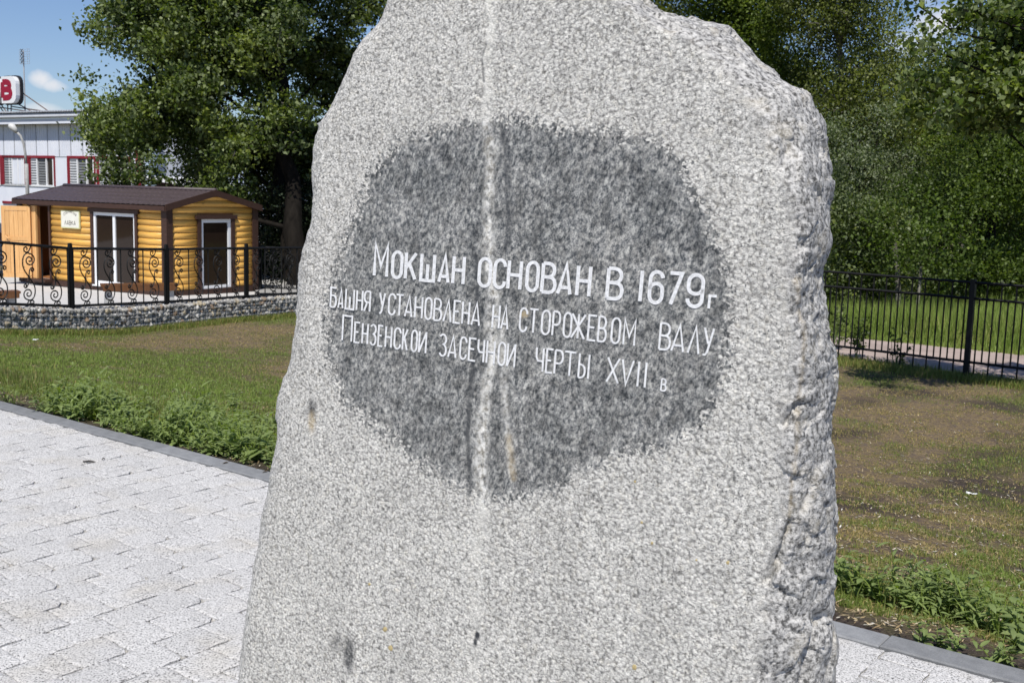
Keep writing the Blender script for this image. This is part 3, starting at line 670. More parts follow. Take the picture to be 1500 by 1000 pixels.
# ochre specks caught on the face
for (x, y, r) in [(564, 921, 4), (572, 949, 5.5), (929, 977, 5), (1066, 824, 4.5), (940, 765, 3), (955, 795, 3), (541, 855, 2.5), (930, 705, 3), (1020, 820, 2.5)]:
    mb = MB(); n = 7; ring = [(x + r * random.uniform(.7, 1) * math.cos(k * 2 * math.pi / n), y + r * random.uniform(.8, 1.1) * math.sin(k * 2 * math.pi / n)) for k in range(n)]
    vs = [j3(p, .0005) for p in ring] + [j3((x, y), .004)]
    mb.add(vs, [(k, (k + 1) % n, n) for k in range(n)]).build('lichen_speck', m_lichen, mon, True)
# ------------------------------------------------------------------ plane picking: where a photo pixel meets a vertical wall
def pick(px, py, P0, d):
    r = ray(px, py); n = np.array([-d[1], d[0]]); t = ((P0[:2] - CAM[:2]) @ n) / (r[:2] @ n); P = CAM + r * t
    return float((P[:2] - P0[:2]) @ d), float(P[2])
def ico(r, rnd, sq=(1, 1, 1)):
    t = (1 + 5 ** .5) / 2; vs = [(-1, t, 0), (1, t, 0), (-1, -t, 0), (1, -t, 0), (0, -1, t), (0, 1, t), (0, -1, -t), (0, 1, -t), (t, 0, -1), (t, 0, 1), (-t, 0, -1), (-t, 0, 1)]
    fs = [(0, 11, 5), (0, 5, 1), (0, 1, 7), (0, 7, 10), (0, 10, 11), (1, 5, 9), (5, 11, 4), (11, 10, 2), (10, 7, 6), (7, 1, 8), (3, 9, 4), (3, 4, 2), (3, 2, 6), (3, 6, 8), (3, 8, 9), (4, 9, 5), (2, 4, 11), (6, 2, 10), (8, 6, 7), (9, 8, 1)]
    k = r / 1.9
    return [tuple(c * k * s * rnd.uniform(.72, 1.15) for c, s in zip(v, sq)) for v in vs], fs

# ------------------------------------------------------------------ gabion wall with ornamental fence
WA = gp(0, 490); WB = gp(440, 462)
wd = (WB - WA)[:2]; wlen = np.linalg.norm(wd); wd = wd / wlen; wnrm = np.array([wd[1], -wd[0]])   # wnrm faces the camera
if wnrm @ (CAM[:2] - WA[:2]) < 0: wnrm = -wnrm
WH = .40; w0, w1 = -3.0, wlen + 2.2
wz = lambda t: float(gz(*(WA[:2] + wd * t)))
gab = empty('gabion_wall', (WA[0], WA[1], wz(0)), math.atan2(wd[1], wd[0]), label='low gabion wall of mixed grey rubble stones in wire mesh carrying the scrolled iron fence', cat='wall')
sgn = 1 if (np.array([-wd[1], wd[0]]) @ (-wnrm)) > 0 else -1            # local +y is away from the camera when sgn = 1
core = MB(); n = 24
for i in range(n):
    a, b = w0 + (w1 - w0) * i / n, w0 + (w1 - w0) * (i + 1) / n; za, zb = wz(a) - wz(0), wz(b) - wz(0)
    core.hexa([(a, .05 * sgn, za - .2), (b, .05 * sgn, zb - .2), (b, .42 * sgn, zb - .2), (a, .42 * sgn, za - .2)], [(a, .05 * sgn, za + WH - .05), (b, .05 * sgn, zb + WH - .05), (b, .42 * sgn, zb + WH - .05), (a, .42 * sgn, za + WH - .05)])
core.build('rubble_core', m_stonewall[0], gab)
rv = [ico(1, random.Random(i), (1.1, .8, .85)) for i in range(10)]
rmesh = [[MB().add(*v).mesh('stone', mt) for mt in m_stonewall] for v in rv]
stones = []
nrow = 6; sp = .074
for r_ in range(nrow):
    t = w0 + random.random() * sp
    while t < w1:
        z = (r_ + .5) * WH / nrow + random.uniform(-.012, .012)
        stones.append((t, random.uniform(.02, .05), z + wz(t) - wz(0), random.uniform(.8, 1.35) * sp * .70, 0)); t += sp * random.uniform(.75, 1.15)
vis = [s for s in stones if .0 <= s[0] <= wlen + .15]; hidn = [s for s in stones if not (.0 <= s[0] <= wlen + .15)]
random.shuffle(vis); more = MB(); restm = [MB() for _ in m_stonewall]
def rot_v(v, e):
    from mathutils import Euler
    m = Euler(e).to_matrix(); return [tuple(m @ Vector(p)) for p in v]
for i, (t, y, z, r, _) in enumerate(vis):
    e = (random.uniform(-.6, .6), random.uniform(-.6, .6), random.uniform(0, 6)); vi = random.randrange(10); mi = random.choices(range(6), [4, 4, 4, 2, 2, 1.2])[0]
    if i < 295:
        o = bpy.data.objects.new('stone', rmesh[vi][mi]); o.location = (t, y * sgn, z); o.scale = (r,) * 3; o.rotation_euler = e; link(o, gab)
    else: restm[mi].add([(p[0] * r + t, p[1] * r + y * sgn, p[2] * r + z) for p in rot_v(rv[vi][0], e)], rv[vi][1])
for (t, y, z, r, _) in hidn + [(random.uniform(w0, w1), random.uniform(.02, .45), None, random.uniform(.018, .04), 1) for _ in range(2600)]:
    if z is None: z = WH + wz(t) - wz(0) - .02 + random.uniform(-.01, .012)
    e = (random.uniform(-.6, .6), random.uniform(-.6, .6), random.uniform(0, 6)); vi = random.randrange(10); mi = random.choices(range(6), [4, 5, 3, 2, 4, .6])[0]
    restm[mi].add([(p[0] * r + t, p[1] * r + y * sgn, p[2] * r + z) for p in rot_v(rv[vi][0], e)], rv[vi][1])
allr = MB()
for mi, b in enumerate(restm): allr.add(b.v, b.f, mi)
allr.build('small_stones', m_stonewall, gab, kind='stuff')
wire = MB(); t = w0
while t < w1:
    wire.tube([(t, -.018 * sgn, wz(t) - wz(0)), (t, -.018 * sgn, wz(t) - wz(0) + WH)], .0022, 3, caps=False); t += .10
for k in range(5):
    wire.tube([(tt, -.021 * sgn, wz(tt) - wz(0) + k * WH / 4) for tt in np.linspace(w0, w1, 30)], .0022, 3, caps=False)
wire.build('wire_mesh', m_steel, gab)

def spiral(cx, cz, r0, r1, a0, a1, n=16):
    return [(cx + (r0 + (r1 - r0) * i / n) * math.cos(math.radians(a0 + (a1 - a0) * i / n)), 0, cz + (r0 + (r1 - r0) * i / n) * math.sin(math.radians(a0 + (a1 - a0) * i / n))) for i in range(n + 1)]
def bez(p0, p1, p2, p3, n=10):
    o = []
    for i in range(n + 1):
        t = i / n; o.append(tuple((1 - t) ** 3 * a + 3 * (1 - t) ** 2 * t * b + 3 * (1 - t) * t * t * c + t ** 3 * d for a, b, c, d in zip(p0, p1, p2, p3)))
    return o
def scroll_mesh(H):
    mb = MB(); r = .0115; k = H
    # upper big C: node -> left -> over the top -> spiral in
    up = bez((0, 0, .46 * k), (-.04, 0, .53 * k), (-.105, 0, .60 * k), (-.105, 0, .70 * k), 8) + bez((-.105, 0, .70 * k), (-.105, 0, .80 * k), (-.06, 0, .865 * k), (.0, 0, .865 * k), 7)[1:] + spiral(.02, .745 * k, .098, .014, 90, -500, 34)
    up2 = bez((0, 0, .46 * k), (.015, 0, .50 * k), (-.005, 0, .555 * k), (.03, 0, .60 * k), 8) + spiral(.062, .578 * k, .038, .010, 150, -250, 16)
    lo = bez((0, 0, .46 * k), (.04, 0, .40 * k), (.105, 0, .34 * k), (.105, 0, .24 * k), 8) + bez((.105, 0, .24 * k), (.105, 0, .13 * k), (.06, 0, .075 * k), (.0, 0, .075 * k), 7)[1:] + spiral(-.018, .185 * k, .092, .014, -90, -620, 34)
    lo2 = bez((0, 0, .46 * k), (.01, 0, .38 * k), (-.01, 0, .335 * k), (-.045, 0, .30 * k), 8) + spiral(-.062, .325 * k, .036, .010, -60, -430, 16)
    top = spiral(-.035, .93 * k, .055, .012, -40, -420, 18) + []
    top2 = bez((-.03, 0, .865 * k), (.02, 0, .88 * k), (.03, 0, .93 * k), (.055, 0, .99 * k), 6)
    bot = spiral(.05, .035 * k, .042, .012, 220, -170, 16); bot2 = bez((0.0, 0, .075 * k), (-.03, 0, .06 * k), (-.03, 0, .03 * k), (-.05, 0, .005 * k), 5)
    for p in (up, up2, lo, lo2, top, top2, bot, bot2): mb.tube(p, r, 4, caps=False)
    for a in range(0, 360, 45): mb.tube([(0, -.006, .46 * k), (.028 * math.cos(math.radians(a)), -.006, .46 * k + .028 * math.sin(math.radians(a)))], [.007, .003], 4)
    mb.tube([(.0, -.006, .46 * k), (-.035, -.006, .43 * k), (-.06, -.006, .45 * k)], .004, 4); mb.tube([(.0, -.006, .46 * k), (.035, -.006, .49 * k), (.05, -.006, .47 * k)], .004, 4)
    return mb
def orn_panel(fence, p0, p1, H, smesh):
    d = np.array(p1) - np.array(p0); L = np.linalg.norm(d[:2]); yaw = math.atan2(d[1], d[0]); g = .045; dz = d[2]; sl_ = dz / L
    fr = MB(); za, zb = sl_ * g, sl_ * (L - g); b = .032
    fr.bar((g, 0, za), (g, 0, za + H), b); fr.bar((L - g, 0, zb), (L - g, 0, zb + H), b); fr.bar((g, 0, za), (L - g, 0, zb), b); fr.bar((g, 0, za + H), (L - g, 0, zb + H), b)
    for z in (.08, H - .10):
        fr.bar((0, 0, z), (g, 0, za + z), .008); fr.bar((L, 0, z + dz), (L - g, 0, zb + z), .008)
    f = fr.build('panel_frame', m_black, fence); f.location = p0; f.rotation_euler = (0, 0, yaw)
    n = 4; w = (L - 2 * g) / n
    for i in range(1, n):
        t = g + w * i; br = MB(); br.bar((t, 0, sl_ * t), (t, 0, sl_ * t + H), .020); br.build('bar', m_black, f)
    for i in range(n):
        t = g + w * (i + .5); o = bpy.data.objects.new('scroll', smesh); o.location = (t, 0, sl_ * t); link(o, f)
FY = .17
FP = WA[:2] - wnrm * FY
posts_t = [pick(104.5, 440, np.append(FP, 0), wd)[0], pick(241.3, 436, np.append(FP, 0), wd)[0], pick(361, 432, np.append(FP, 0), wd)[0]]
sp1 = (posts_t[2] - posts_t[0]) / 2; print('post spacing', posts_t, 'wall', WA, WB, wlen)
PH = -(posts_t[0] * 0)
pb = pick(106, 448, np.append(FP, 0), wd); pt_ = pick(104.4, 356, np.append(FP, 0), wd); POSTH = pt_[1] - (wz(pb[0]) + WH); print('post height', POSTH)
panH = POSTH * .88
fence = empty('ornamental_fence', (0, 0, 0), label='black wrought iron fence with spiral scrolls standing on the gabion wall', cat='fence')
smesh = scroll_mesh(panH).mesh('scroll', m_black)
ts = [posts_t[0] + sp1 * i for i in range(-2, 5)]
for t in ts:
    q = FP + wd * t; z = wz(t) + WH
    mb = MB(); mb.box(-.026, .026, -.026, .026, -.03, POSTH - .012); mb.box(-.022, .022, -.022, .022, POSTH - .012, POSTH); mb.box(-.06, .06, -.06, .06, -.03, .012)
    o = mb.build('post', m_black, fence); o.location = (q[0], q[1], z); o.rotation_euler = (0, 0, math.atan2(wd[1], wd[0]))
for a, b in zip(ts[:-1], ts[1:]):
    qa, qb = FP + wd * a, FP + wd * b; orn_panel(fence, (qa[0], qa[1], wz(a) + WH + .04), (qb[0], qb[1], wz(b) + WH + .04), panH, smesh)
# the second run turning away behind the kiosk corner, in the tree shade
f2 = empty('ornamental_fence', (0, 0, 0), label='black scrolled iron fence run in the tree shade right of the kiosk', cat='fence')
A2 = gp(372, 428)[:2] + np.array([.1, .2]); B2 = A2 + np.array([5.2, 0.55])
n2 = 4
for i in range(n2 + 1):
    q = A2 + (B2 - A2) * i / n2; mb = MB(); mb.box(-.026, .026, -.026, .026, -.05, POSTH + .25)
    o = mb.build('post', m_black, f2); o.location = (q[0], q[1], gz(*q))
s2 = scroll_mesh(panH + .15).mesh('scroll', m_black)
for i in range(n2):
    qa, qb = A2 + (B2 - A2) * i / n2, A2 + (B2 - A2) * (i + 1) / n2; orn_panel(f2, (qa[0], qa[1], float(gz(*qa)) + .1), (qb[0], qb[1], float(gz(*qb)) + .1), panH + .15, s2)

# ------------------------------------------------------------------ log kiosk
KC = gp(246, 437); KYAW = -math.radians(32); kx = np.array([math.cos(KYAW), math.sin(KYAW)]); ky = np.array([-kx[1], kx[0]])
kz = KC[2]
kio = empty('log_kiosk', tuple(KC), KYAW, label='small yellow log cabin kiosk with brown roof and its plank door standing open', cat='kiosk')
fx_ = lambda px, py: pick(px, py, KC, kx)           # on the long front: (x along, world z)
gx_ = lambda px, py: pick(px, py, KC, ky)           # on the gable: (y along, world z)
EAVE = fx_(246, 303)[1] - kz; GW = gx_(378, 425)[0] - .10; FL = -fx_(33, 415)[0]
BASE = .16
print('kiosk', KC, 'eave', EAVE, 'gable w', GW, 'front len', FL)
T = .09                          # wall thickness
def kbox(name, mat, x0, x1, y0, y1, z0, z1, parent=kio, **k):
    mb = MB(); mb.box(x0, x1, y0, y1, z0, z1); return mb.build(name, mat, parent, **k)
# openings on the front (local x)
dx0, dx1 = fx_(57, 400)[0], fx_(76, 400)[0]; wx0, wx1 = fx_(139.5, 370)[0], fx_(200.5, 370)[0]
wz1 = fx_(170, 312)[1] - kz; wz0 = fx_(170, 419)[1] - kz; dz1 = fx_(66, 302)[1] - kz
gy0, gy1 = gx_(293, 370)[0], gx_(337, 370)[0]; gz1 = gx_(315, 321)[1] - kz; gz0 = gx_(315, 424)[1] - kz
def log_mesh(L, h):
    mb = MB(); n = 6; sec = [(-.0, 0.004)] + [(-.034 * math.sin(math.pi * (i / n)) ** .6, h * (i / n)) for i in range(1, n)] + [(-.0, h - .004)]
    for x in (0, L): mb.v += [(x, a, b) for a, b in sec]
    m = len(sec); mb.f = [(i, i + 1, i + 1 + m, i + m)[::-1] for i in range(m - 1)] + [tuple(range(m)), tuple(range(2 * m - 1, m - 1, -1))]; mb.m = [0] * len(mb.f); return mb
LH = .152; NL = int((EAVE - BASE) / LH); LH = (EAVE - BASE) / NL
def logrow(segs, side):
    for i in range(NL):
        z = BASE + i * LH; zm = z + LH / 2
        for a, b, blk in segs(zm):
            if b - a < .05: continue
            me_ = log_mesh(b - a, LH).mesh('log', m_log)
            me_.polygons.foreach_set('use_smooth', [True] * (len(me_.polygons) - 2) + [False] * 2)
            o = bpy.data.objects.new('log', me_)
            if side == 'f': o.location = (a, 0, z)
            elif side == 'g': o.location = (0, a, z); o.rotation_euler = (0, 0, math.pi / 2)
            elif side == 'b': o.location = (b, GW, z); o.rotation_euler = (0, 0, math.pi)
            else: o.location = (-FL, b, z); o.rotation_euler = (0, 0, -math.pi / 2)
            link(o, kio)
CB = .13
def fseg(z):
    out = []; cur = -FL + CB
    for a, b, z0, z1 in ((dx0 - .26, dx1 + .07, 0, dz1 + .05), (wx0 - .09, wx1 + .09, wz0 - .12, wz1 + .1)):
        if z0 < z < z1: out.append((cur, a, 0)); cur = b
    out.append((cur, -CB, 0)); return out
def gseg(z):
    if gz0 - .12 < z < gz1 + .1: return [(CB, gy0 - .1, 0), (gy1 + .1, GW - CB, 0)]
    return [(CB, GW - CB, 0)]
logrow(fseg, 'f'); logrow(gseg, 'g'); logrow(lambda z: [(-FL, 0, 0)], 'b'); logrow(lambda z: [(0, GW, 0)], 'l')
# inner wall lining with openings, floor, base beam
def wallring(name, mat, off, th):
    mb = MB(); a = off
    mb.box(-FL + a, dx0, a, a + th, BASE, EAVE); mb.box(dx0, dx1, a, a + th, dz1, EAVE); mb.box(dx1, wx0, a, a + th, BASE, EAVE); mb.box(wx0, wx1, a, a + th, wz1, EAVE); mb.box(wx0, wx1, a, a + th, BASE, wz0); mb.box(wx1, -a - th, a, a + th, BASE, EAVE)
    mb.box(-a - th, -a, a, gy0, BASE, EAVE); mb.box(-a - th, -a, gy0, gy1, BASE, gz0); mb.box(-a - th, -a, gy0, gy1, gz1, EAVE); mb.box(-a - th, -a, gy1, GW - a, BASE, EAVE)
    mb.box(-FL + a, -a - th, GW - a - th, GW - a, BASE, EAVE); mb.box(-FL + a, -FL + a + th, a + th, GW - a - th, BASE, EAVE)
    return mb.build(name, mat, kio)
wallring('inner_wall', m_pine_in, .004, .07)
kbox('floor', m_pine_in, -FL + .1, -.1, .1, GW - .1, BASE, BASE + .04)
kbox('base_beam', m_brown, -FL, .0, -.05, .07, .02, BASE + .0); kbox('base_beam', m_brown, -.07, .045, .07, GW, .02, BASE); kbox('base_beam', m_brown, -FL, 0, GW - .07, GW + .04, .02, BASE)
for x in np.linspace(-FL + .2, -.3, 5):
    kbox('footing_block', m_concrete, x - .1, x + .1, .0, .25, -.25, .02); kbox('footing_block', m_concrete, x - .1, x + .1, GW - .3, GW - .05, -.25, .02)
# corner boards
for (x, y) in ((-FL, 0), (0, 0), (0, GW), (-FL, GW)):
    sx_ = 1 if x == 0 else -1; sy_ = -1 if y == 0 else 1
    x0, x1 = (x - CB, x + .058) if sx_ > 0 else (x - .058, x + CB); y0, y1 = (y - .058, y - .03) if sy_ < 0 else (y + .03, y + .058)
    kbox('corner_board', m_brown, x0, x1, y0, y1, .03, EAVE - .004)
    x0, x1 = (x + .03, x + .0565) if sx_ > 0 else (x - .0565, x - .03); y0, y1 = (y - .029, y + CB) if sy_ < 0 else (y - CB, y + .029)
    kbox('corner_board', m_brown, x0, x1, y0, y1, .03, EAVE - .004)
# windows
def frame_part(name, x0, x1, z0, z1, fw, mull, axis, d0, d1):
    mb = MB()
    def B(a, b, c, d):
        if axis == 'x': mb.box(a, b, d0, d1, c, d)
        else: mb.box(-d1, -d0, a, b, c, d)
    B(x0, x0 + fw, z0, z1); B(x1 - fw, x1, z0, z1); B(x0 + fw, x1 - fw, z0, z0 + fw * 1.3); B(x0 + fw, x1 - fw, z1 - fw, z1)
    for m in mull: B(m - fw * .55, m + fw * .55, z0 + fw * 1.3, z1 - fw)
    return mb.build(name, m_white, kio)
wm_ = fx_(169, 370)[0]
w_ = frame_part('window_frame', wx0, wx1, wz0, wz1, .075, [wm_], 'x', -.03, .05)
for a, b in ((wx0 + .076, wm_ - .044), (wm_ + .044, wx1 - .076)):
    MB().box(a, b, .0, .012, wz0 + .1, wz1 - .077).build('glass', m_glass, w_)
MB().box(wx0 - .02, wx1 + .02, -.10, -.031, wz0 - .035, wz0 - .002).build('sill', m_white, w_)
w2 = frame_part('window_frame', gy0, gy1, gz0, gz1, .085, [], 'y', -.03, .05)
MB().box(-.012, 0, gy0 + .088, gy1 - .088, gz0 + .115, gz1 - .087).build('glass', m_glass, w2)
def casing(x0, x1, z0, z1, axis, bot=True, w=.085):
    def K(a, b, c, d, e=.068):
        if axis == 'x': kbox('casing_board', m_brown, a, b, -e, -.035, c, d)
        else: kbox('casing_board', m_brown, .035, e, a, b, c, d)
    K(x0 - w, x0 - .002, z0 - (0.12 if bot else 0), z1); K(x1 + .002, x1 + w, z0 - (.12 if bot else 0), z1); K(x0 - w - .07, x1 + w + .07, z1 + .002, z1 + .1, .085)
    if bot: K(x0, x1, z0 - .12, z0 - .04)
casing(wx0, wx1, wz0, wz1, 'x'); casing(gy0, gy1, gz0, gz1, 'y', True, .11)
kbox('casing_board', m_brown, dx1 + .002, dx1 + .068, -.066, .07, BASE, dz1); kbox('casing_board', m_brown, dx0 - .30, dx1 + .1, -.075, -.03, dz1 + .002, dz1 + .07)
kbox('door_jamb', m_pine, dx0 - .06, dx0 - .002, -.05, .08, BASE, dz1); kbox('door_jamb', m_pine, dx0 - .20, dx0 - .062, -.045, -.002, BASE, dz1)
kbox('doorstep', m_brown, dx0 - .1, dx1 + .1, -.28, -.06, BASE - .06, BASE - .002)
# open door leaf, hinged at the left jamb, seen almost square on
hp = np.array([dx0 - .17, -.07]); P_h = KC[:2] + kx * hp[0] + ky * hp[1]
r5 = ray(5, 380); dd = np.array([-1.0, .02]); dd /= np.linalg.norm(dd)
A_ = np.array([[r5[0], -dd[0]], [r5[1], -dd[1]]]); sol = np.linalg.solve(A_, P_h - CAM[:2]); DWd = float(np.clip(sol[1], .6, 1.1)); print('door width', sol[1])
door = empty('door', (hp[0], hp[1], BASE), math.atan2(dd[1], dd[0]) - KYAW, parent=kio)
dh = dz1 - BASE - .02; npl = 5
for i in range(npl):
    a = .09 + (DWd - .18) * i / npl; b = .09 + (DWd - .18) * (i + 1) / npl
    MB().box(a + .003, b - .003, .008, .032, .12, dh - .12).build('plank', m_pine, door)
for (a, b, c, d) in ((0, .09, 0, dh), (DWd - .09, DWd, 0, dh), (.091, DWd - .091, 0, .118), (.091, DWd - .091, dh - .118, dh), (.091, DWd - .091, dh * .52, dh * .52 + .10)):
    MB().box(a, b, -.002, .042, c, d).build('door_rail', m_pine, door)
hd = MB(); hd.tube([(DWd - .13, .05, dh * .56 + .06), (DWd - .13, .10, dh * .56 + .04), (DWd - .19, .11, dh * .55), (DWd - .26, .10, dh * .56 - .05)], [.014, .018, .02, .012], 8); hd.build('handle', m_pine, door, True)
# sign board with lettering
s0 = fx_(93.5, 322); s1 = fx_(120.5, 322); sz0, sz1 = fx_(107, 334.5)[1] - kz, fx_(107, 308.5)[1] - kz
m_signy = simple('pale_yellow_green_board', (.60, .60, .32), .5, .1, 8); m_signw = simple('off_white_board', (.74, .73, .64), .5, .05, 8); m_ink = simple('dark_brown_ink', (.05, .035, .03), .6)
sg = MB().box(s0[0], s1[0], -.085, -.05, sz0, sz1).build('sign_board', m_signy, kio)
MB().box(s0[0] + .025, s1[0] - .025, -.088, -.0845, sz0 + .025, sz1 - .025).build('sign_face', m_signw, sg)
lt = MB(); sw = s1[0] - s0[0]; sh = sz1 - sz0; scx = (s0[0] + s1[0]) / 2
word = 'СУВЕНИРНАЯ'
for i, ch in enumerate(word):
    a = (i - 4.5) * .165; Rr_ = sw * .52; cx = scx + math.sin(a) * Rr_ * .82; cz = sz0 + sh * .30 + math.cos(a) * Rr_ * .66
    ca, sa = math.cos(a), math.sin(a); lw, lh = sw * .042, sh * .15
    mb = letter_mesh(ch, lambda u, v: (cx + ((u - .5) * lw) * ca + (v * lh) * sa, cz - (u - .5) * lw * sa + v * lh * ca), .0085, lambda p, l: (p[0], -.0885 - l, p[1]), m_ink, 'l', .0005, .0003)
    lt.add(mb.v, mb.f)
for i, ch in enumerate('ЛАВКА'):
    x0 = scx - sw * .30 + i * sw * .125
    mb = letter_mesh(ch, lambda u, v: (x0 + u * sw * .09, sz0 + sh * (.20 + .22 * v)), .014, lambda p, l: (p[0], -.0885 - l, p[1]), m_ink, 'l', .0005, .0003)
    lt.add(mb.v, mb.f)
lt.build('lettering', m_ink, sg)
# gable triangle boards and roof
RH = EAVE + GW / 2 * .235; OV = .11; EO = .14; slope = math.atan2(RH - EAVE, GW / 2)
for side_x in (0, -FL):
    z = EAVE; k = 0
    while z < RH - .06:
        zt = min(z + LH, RH - .02); ya = (z - EAVE) / (RH - EAVE) * GW / 2; yb_ = (zt - EAVE) / (RH - EAVE) * GW / 2
        mb = MB(); x0, x1 = (side_x - .03, side_x + .02) if side_x == 0 else (side_x - .02, side_x + .03)
        e = .038 if side_x == 0 else -.038
        xo = x1 if side_x == 0 else x0; xi = x0 if side_x == 0 else x1; zm = (z + zt) / 2; ym = (ya + yb_) / 2
        mb.add([(xi, ya, z), (xo, ya, z + .004), (xo + e, ym, zm), (xo, yb_, zt - .004), (xi, yb_, zt), (xi, GW - ya, z), (xo, GW - ya, z + .004), (xo + e, GW - ym, zm), (xo, GW - yb_, zt - .004), (xi, GW - yb_, zt)],
               [(0, 5, 6, 1), (1, 6, 7, 2), (2, 7, 8, 3), (3, 8, 9, 4), (4, 9, 5, 0), (0, 1, 2, 3, 4), (9, 8, 7, 6, 5)])
        mb.build('gable_board', m_log, kio); z += LH
def roof_slope(sgn_):
    nxr, nyr = 230, 60; X = np.linspace(-FL - OV, OV, nxr); Lr = (GW / 2 + EO) / math.cos(slope); Sx = np.linspace(0, Lr, nyr)
    XX, SS = np.meshgrid(X, Sx); wave = np.abs(np.sin(XX * math.pi / .183)) * .013; step = ((SS / .35) % 1.0) * .018
    yy = GW / 2 - SS * math.cos(slope); zz = RH + .05 - SS * math.sin(slope) + wave + step
    if sgn_ > 0: yy = GW - yy
    V_ = np.stack([XX.ravel(), yy.ravel(), zz.ravel()], 1); I = np.arange(nxr * nyr).reshape(nyr, nxr)
    Fq = np.stack([I[:-1, :-1].ravel(), I[1:, :-1].ravel(), I[1:, 1:].ravel(), I[:-1, 1:].ravel()], 1)
    if sgn_ > 0: Fq = Fq[:, ::-1]
    return link(bpy.data.objects.new('roof', np_mesh('roof', V_, Fq, m_roof, False)), kio)
roof_slope(-1); roof_slope(1)
c_, s_ = math.cos(slope), math.sin(slope); Lr = (GW / 2 + EO) / c_
def yz(s, up, g): y = GW / 2 - s * c_; z = RH - s * s_ + up; return (y if g < 0 else GW - y, z)
for g in (-1, 1):
    mb = MB(); y0, z0_ = yz(0, .038, g); y1, z1_ = yz(Lr, .038, g)
    mb.hexa([(-FL - OV, y0, z0_ - .05), (OV, y0, z0_ - .05), (OV, y1, z1_ - .05), (-FL - OV, y1, z1_ - .05)], [(-FL - OV, y0, z0_), (OV, y0, z0_), (OV, y1, z1_), (-FL - OV, y1, z1_)]); mb.build('roof_deck', m_brown, kio)
    for xe in (-FL - OV - .022, OV + .002):
        mb = MB(); mb.hexa([(xe, y0, z0_ - .11), (xe + .02, y0, z0_ - .11), (xe + .02, y1, z1_ - .11), (xe, y1, z1_ - .11)], [(xe, y0, z0_ + .045), (xe + .02, y0, z0_ + .045), (xe + .02, y1, z1_ + .045), (xe, y1, z1_ + .045)]); mb.build('barge_board', m_brown, kio)
    mb = MB(); ye = y1 - .022 if g < 0 else y1 + .002; mb.box(-FL - OV, OV, ye, ye + .02, z1_ - .10, z1_ + .01); mb.build('fascia', m_brown, kio)
rc = MB(); rc.tube([(-FL - OV - .01, GW / 2, RH + .075), (OV + .01, GW / 2, RH + .075)], .05, 8); rc.build('ridge_cap', m_roof, kio, True)

# ------------------------------------------------------------------ plank benches on concrete posts between kiosk and fence
def bench(pxa, pxb, py, Yd, label):
    a, b = at(pxa, py, Yd), at(pxb, py - .01 * (pxb - pxa), Yd + .6); d = (b - a)[:2]; L = np.linalg.norm(d); yaw = math.atan2(d[1], d[0]); zg = float(gz(a[0], a[1]))
    h = a[2] - zg; t = empty('bench', (a[0], a[1], zg), yaw, label=label, cat='bench', group='plank benches beside the kiosk')
    MB().box(-.05, L + .05, -.20, -.02, h, h + .045).build('seat_plank', m_plank, t); MB().box(-.05, L + .05, .0, .18, h, h + .045).build('seat_plank', m_plank, t)
    MB().box(-.02, L + .02, -.215, -.201, h - .09, h + .02).build('apron_board', m_plank, t)
    for x in (.1, L - .1):
        mb = MB(); mb.hexa([(x - .09, -.16, -.1), (x + .09, -.16, -.1), (x + .09, .16, -.1), (x - .09, .16, -.1)], [(x - .055, -.12, h - .002), (x + .055, -.12, h - .002), (x + .055, .12, h - .002), (x - .055, .12, h - .002)]); mb.build('leg', m_concrete, t)
bench(151, 256, 419, 22.5, 'brown plank bench on grey concrete legs in front of the white kiosk window')
bench(-60, 24, 431, 21.5, 'brown plank bench on grey concrete legs left of the open kiosk door')

# ------------------------------------------------------------------ yard paving, gravel, path
yard = drape('yard', kpt(-2, 0), kpt(-2, 0) + 1, 0, 1, m_yard, .006) if False else None
ya_ = WA[:2] - wnrm * .5
def patch(name, pts, mat, dz, **k):
    mb = MB(); bm = bmesh.new(); vs = [bm.verts.new((p[0], p[1], 0)) for p in pts]; bm.faces.new(vs)
    bmesh.ops.triangulate(bm, faces=bm.faces)
    for _ in range(4): bmesh.ops.subdivide_edges(bm, edges=[e for e in bm.edges if e.calc_length() > 1.2], cuts=1, use_grid_fill=False); bmesh.ops.triangulate(bm, faces=bm.faces)
    for v in bm.verts: v.co.z = float(gz(v.co.x, v.co.y)) + dz
    me = bpy.data.meshes.new(name); bm.to_mesh(me); bm.free(); me.materials.append(mat); return link(bpy.data.objects.new(name, me), **k)
e0 = WA[:2] + wd * (w0 + .0) - wnrm * .46; e1 = WA[:2] + wd * (w1 - 2.6) - wnrm * .46
patch('yard_paving', [e0, e1, e1 + np.array([1.0, 12]), e0 + np.array([-14, 18]), e0 + np.array([-14, 2])], m_yard, .05, kind='structure')
patch('gravel_patch', [gp(372, 434)[:2], gp(470, 434)[:2], gp(500, 417)[:2], gp(380, 417)[:2]], m_gravel, .085, kind='structure')

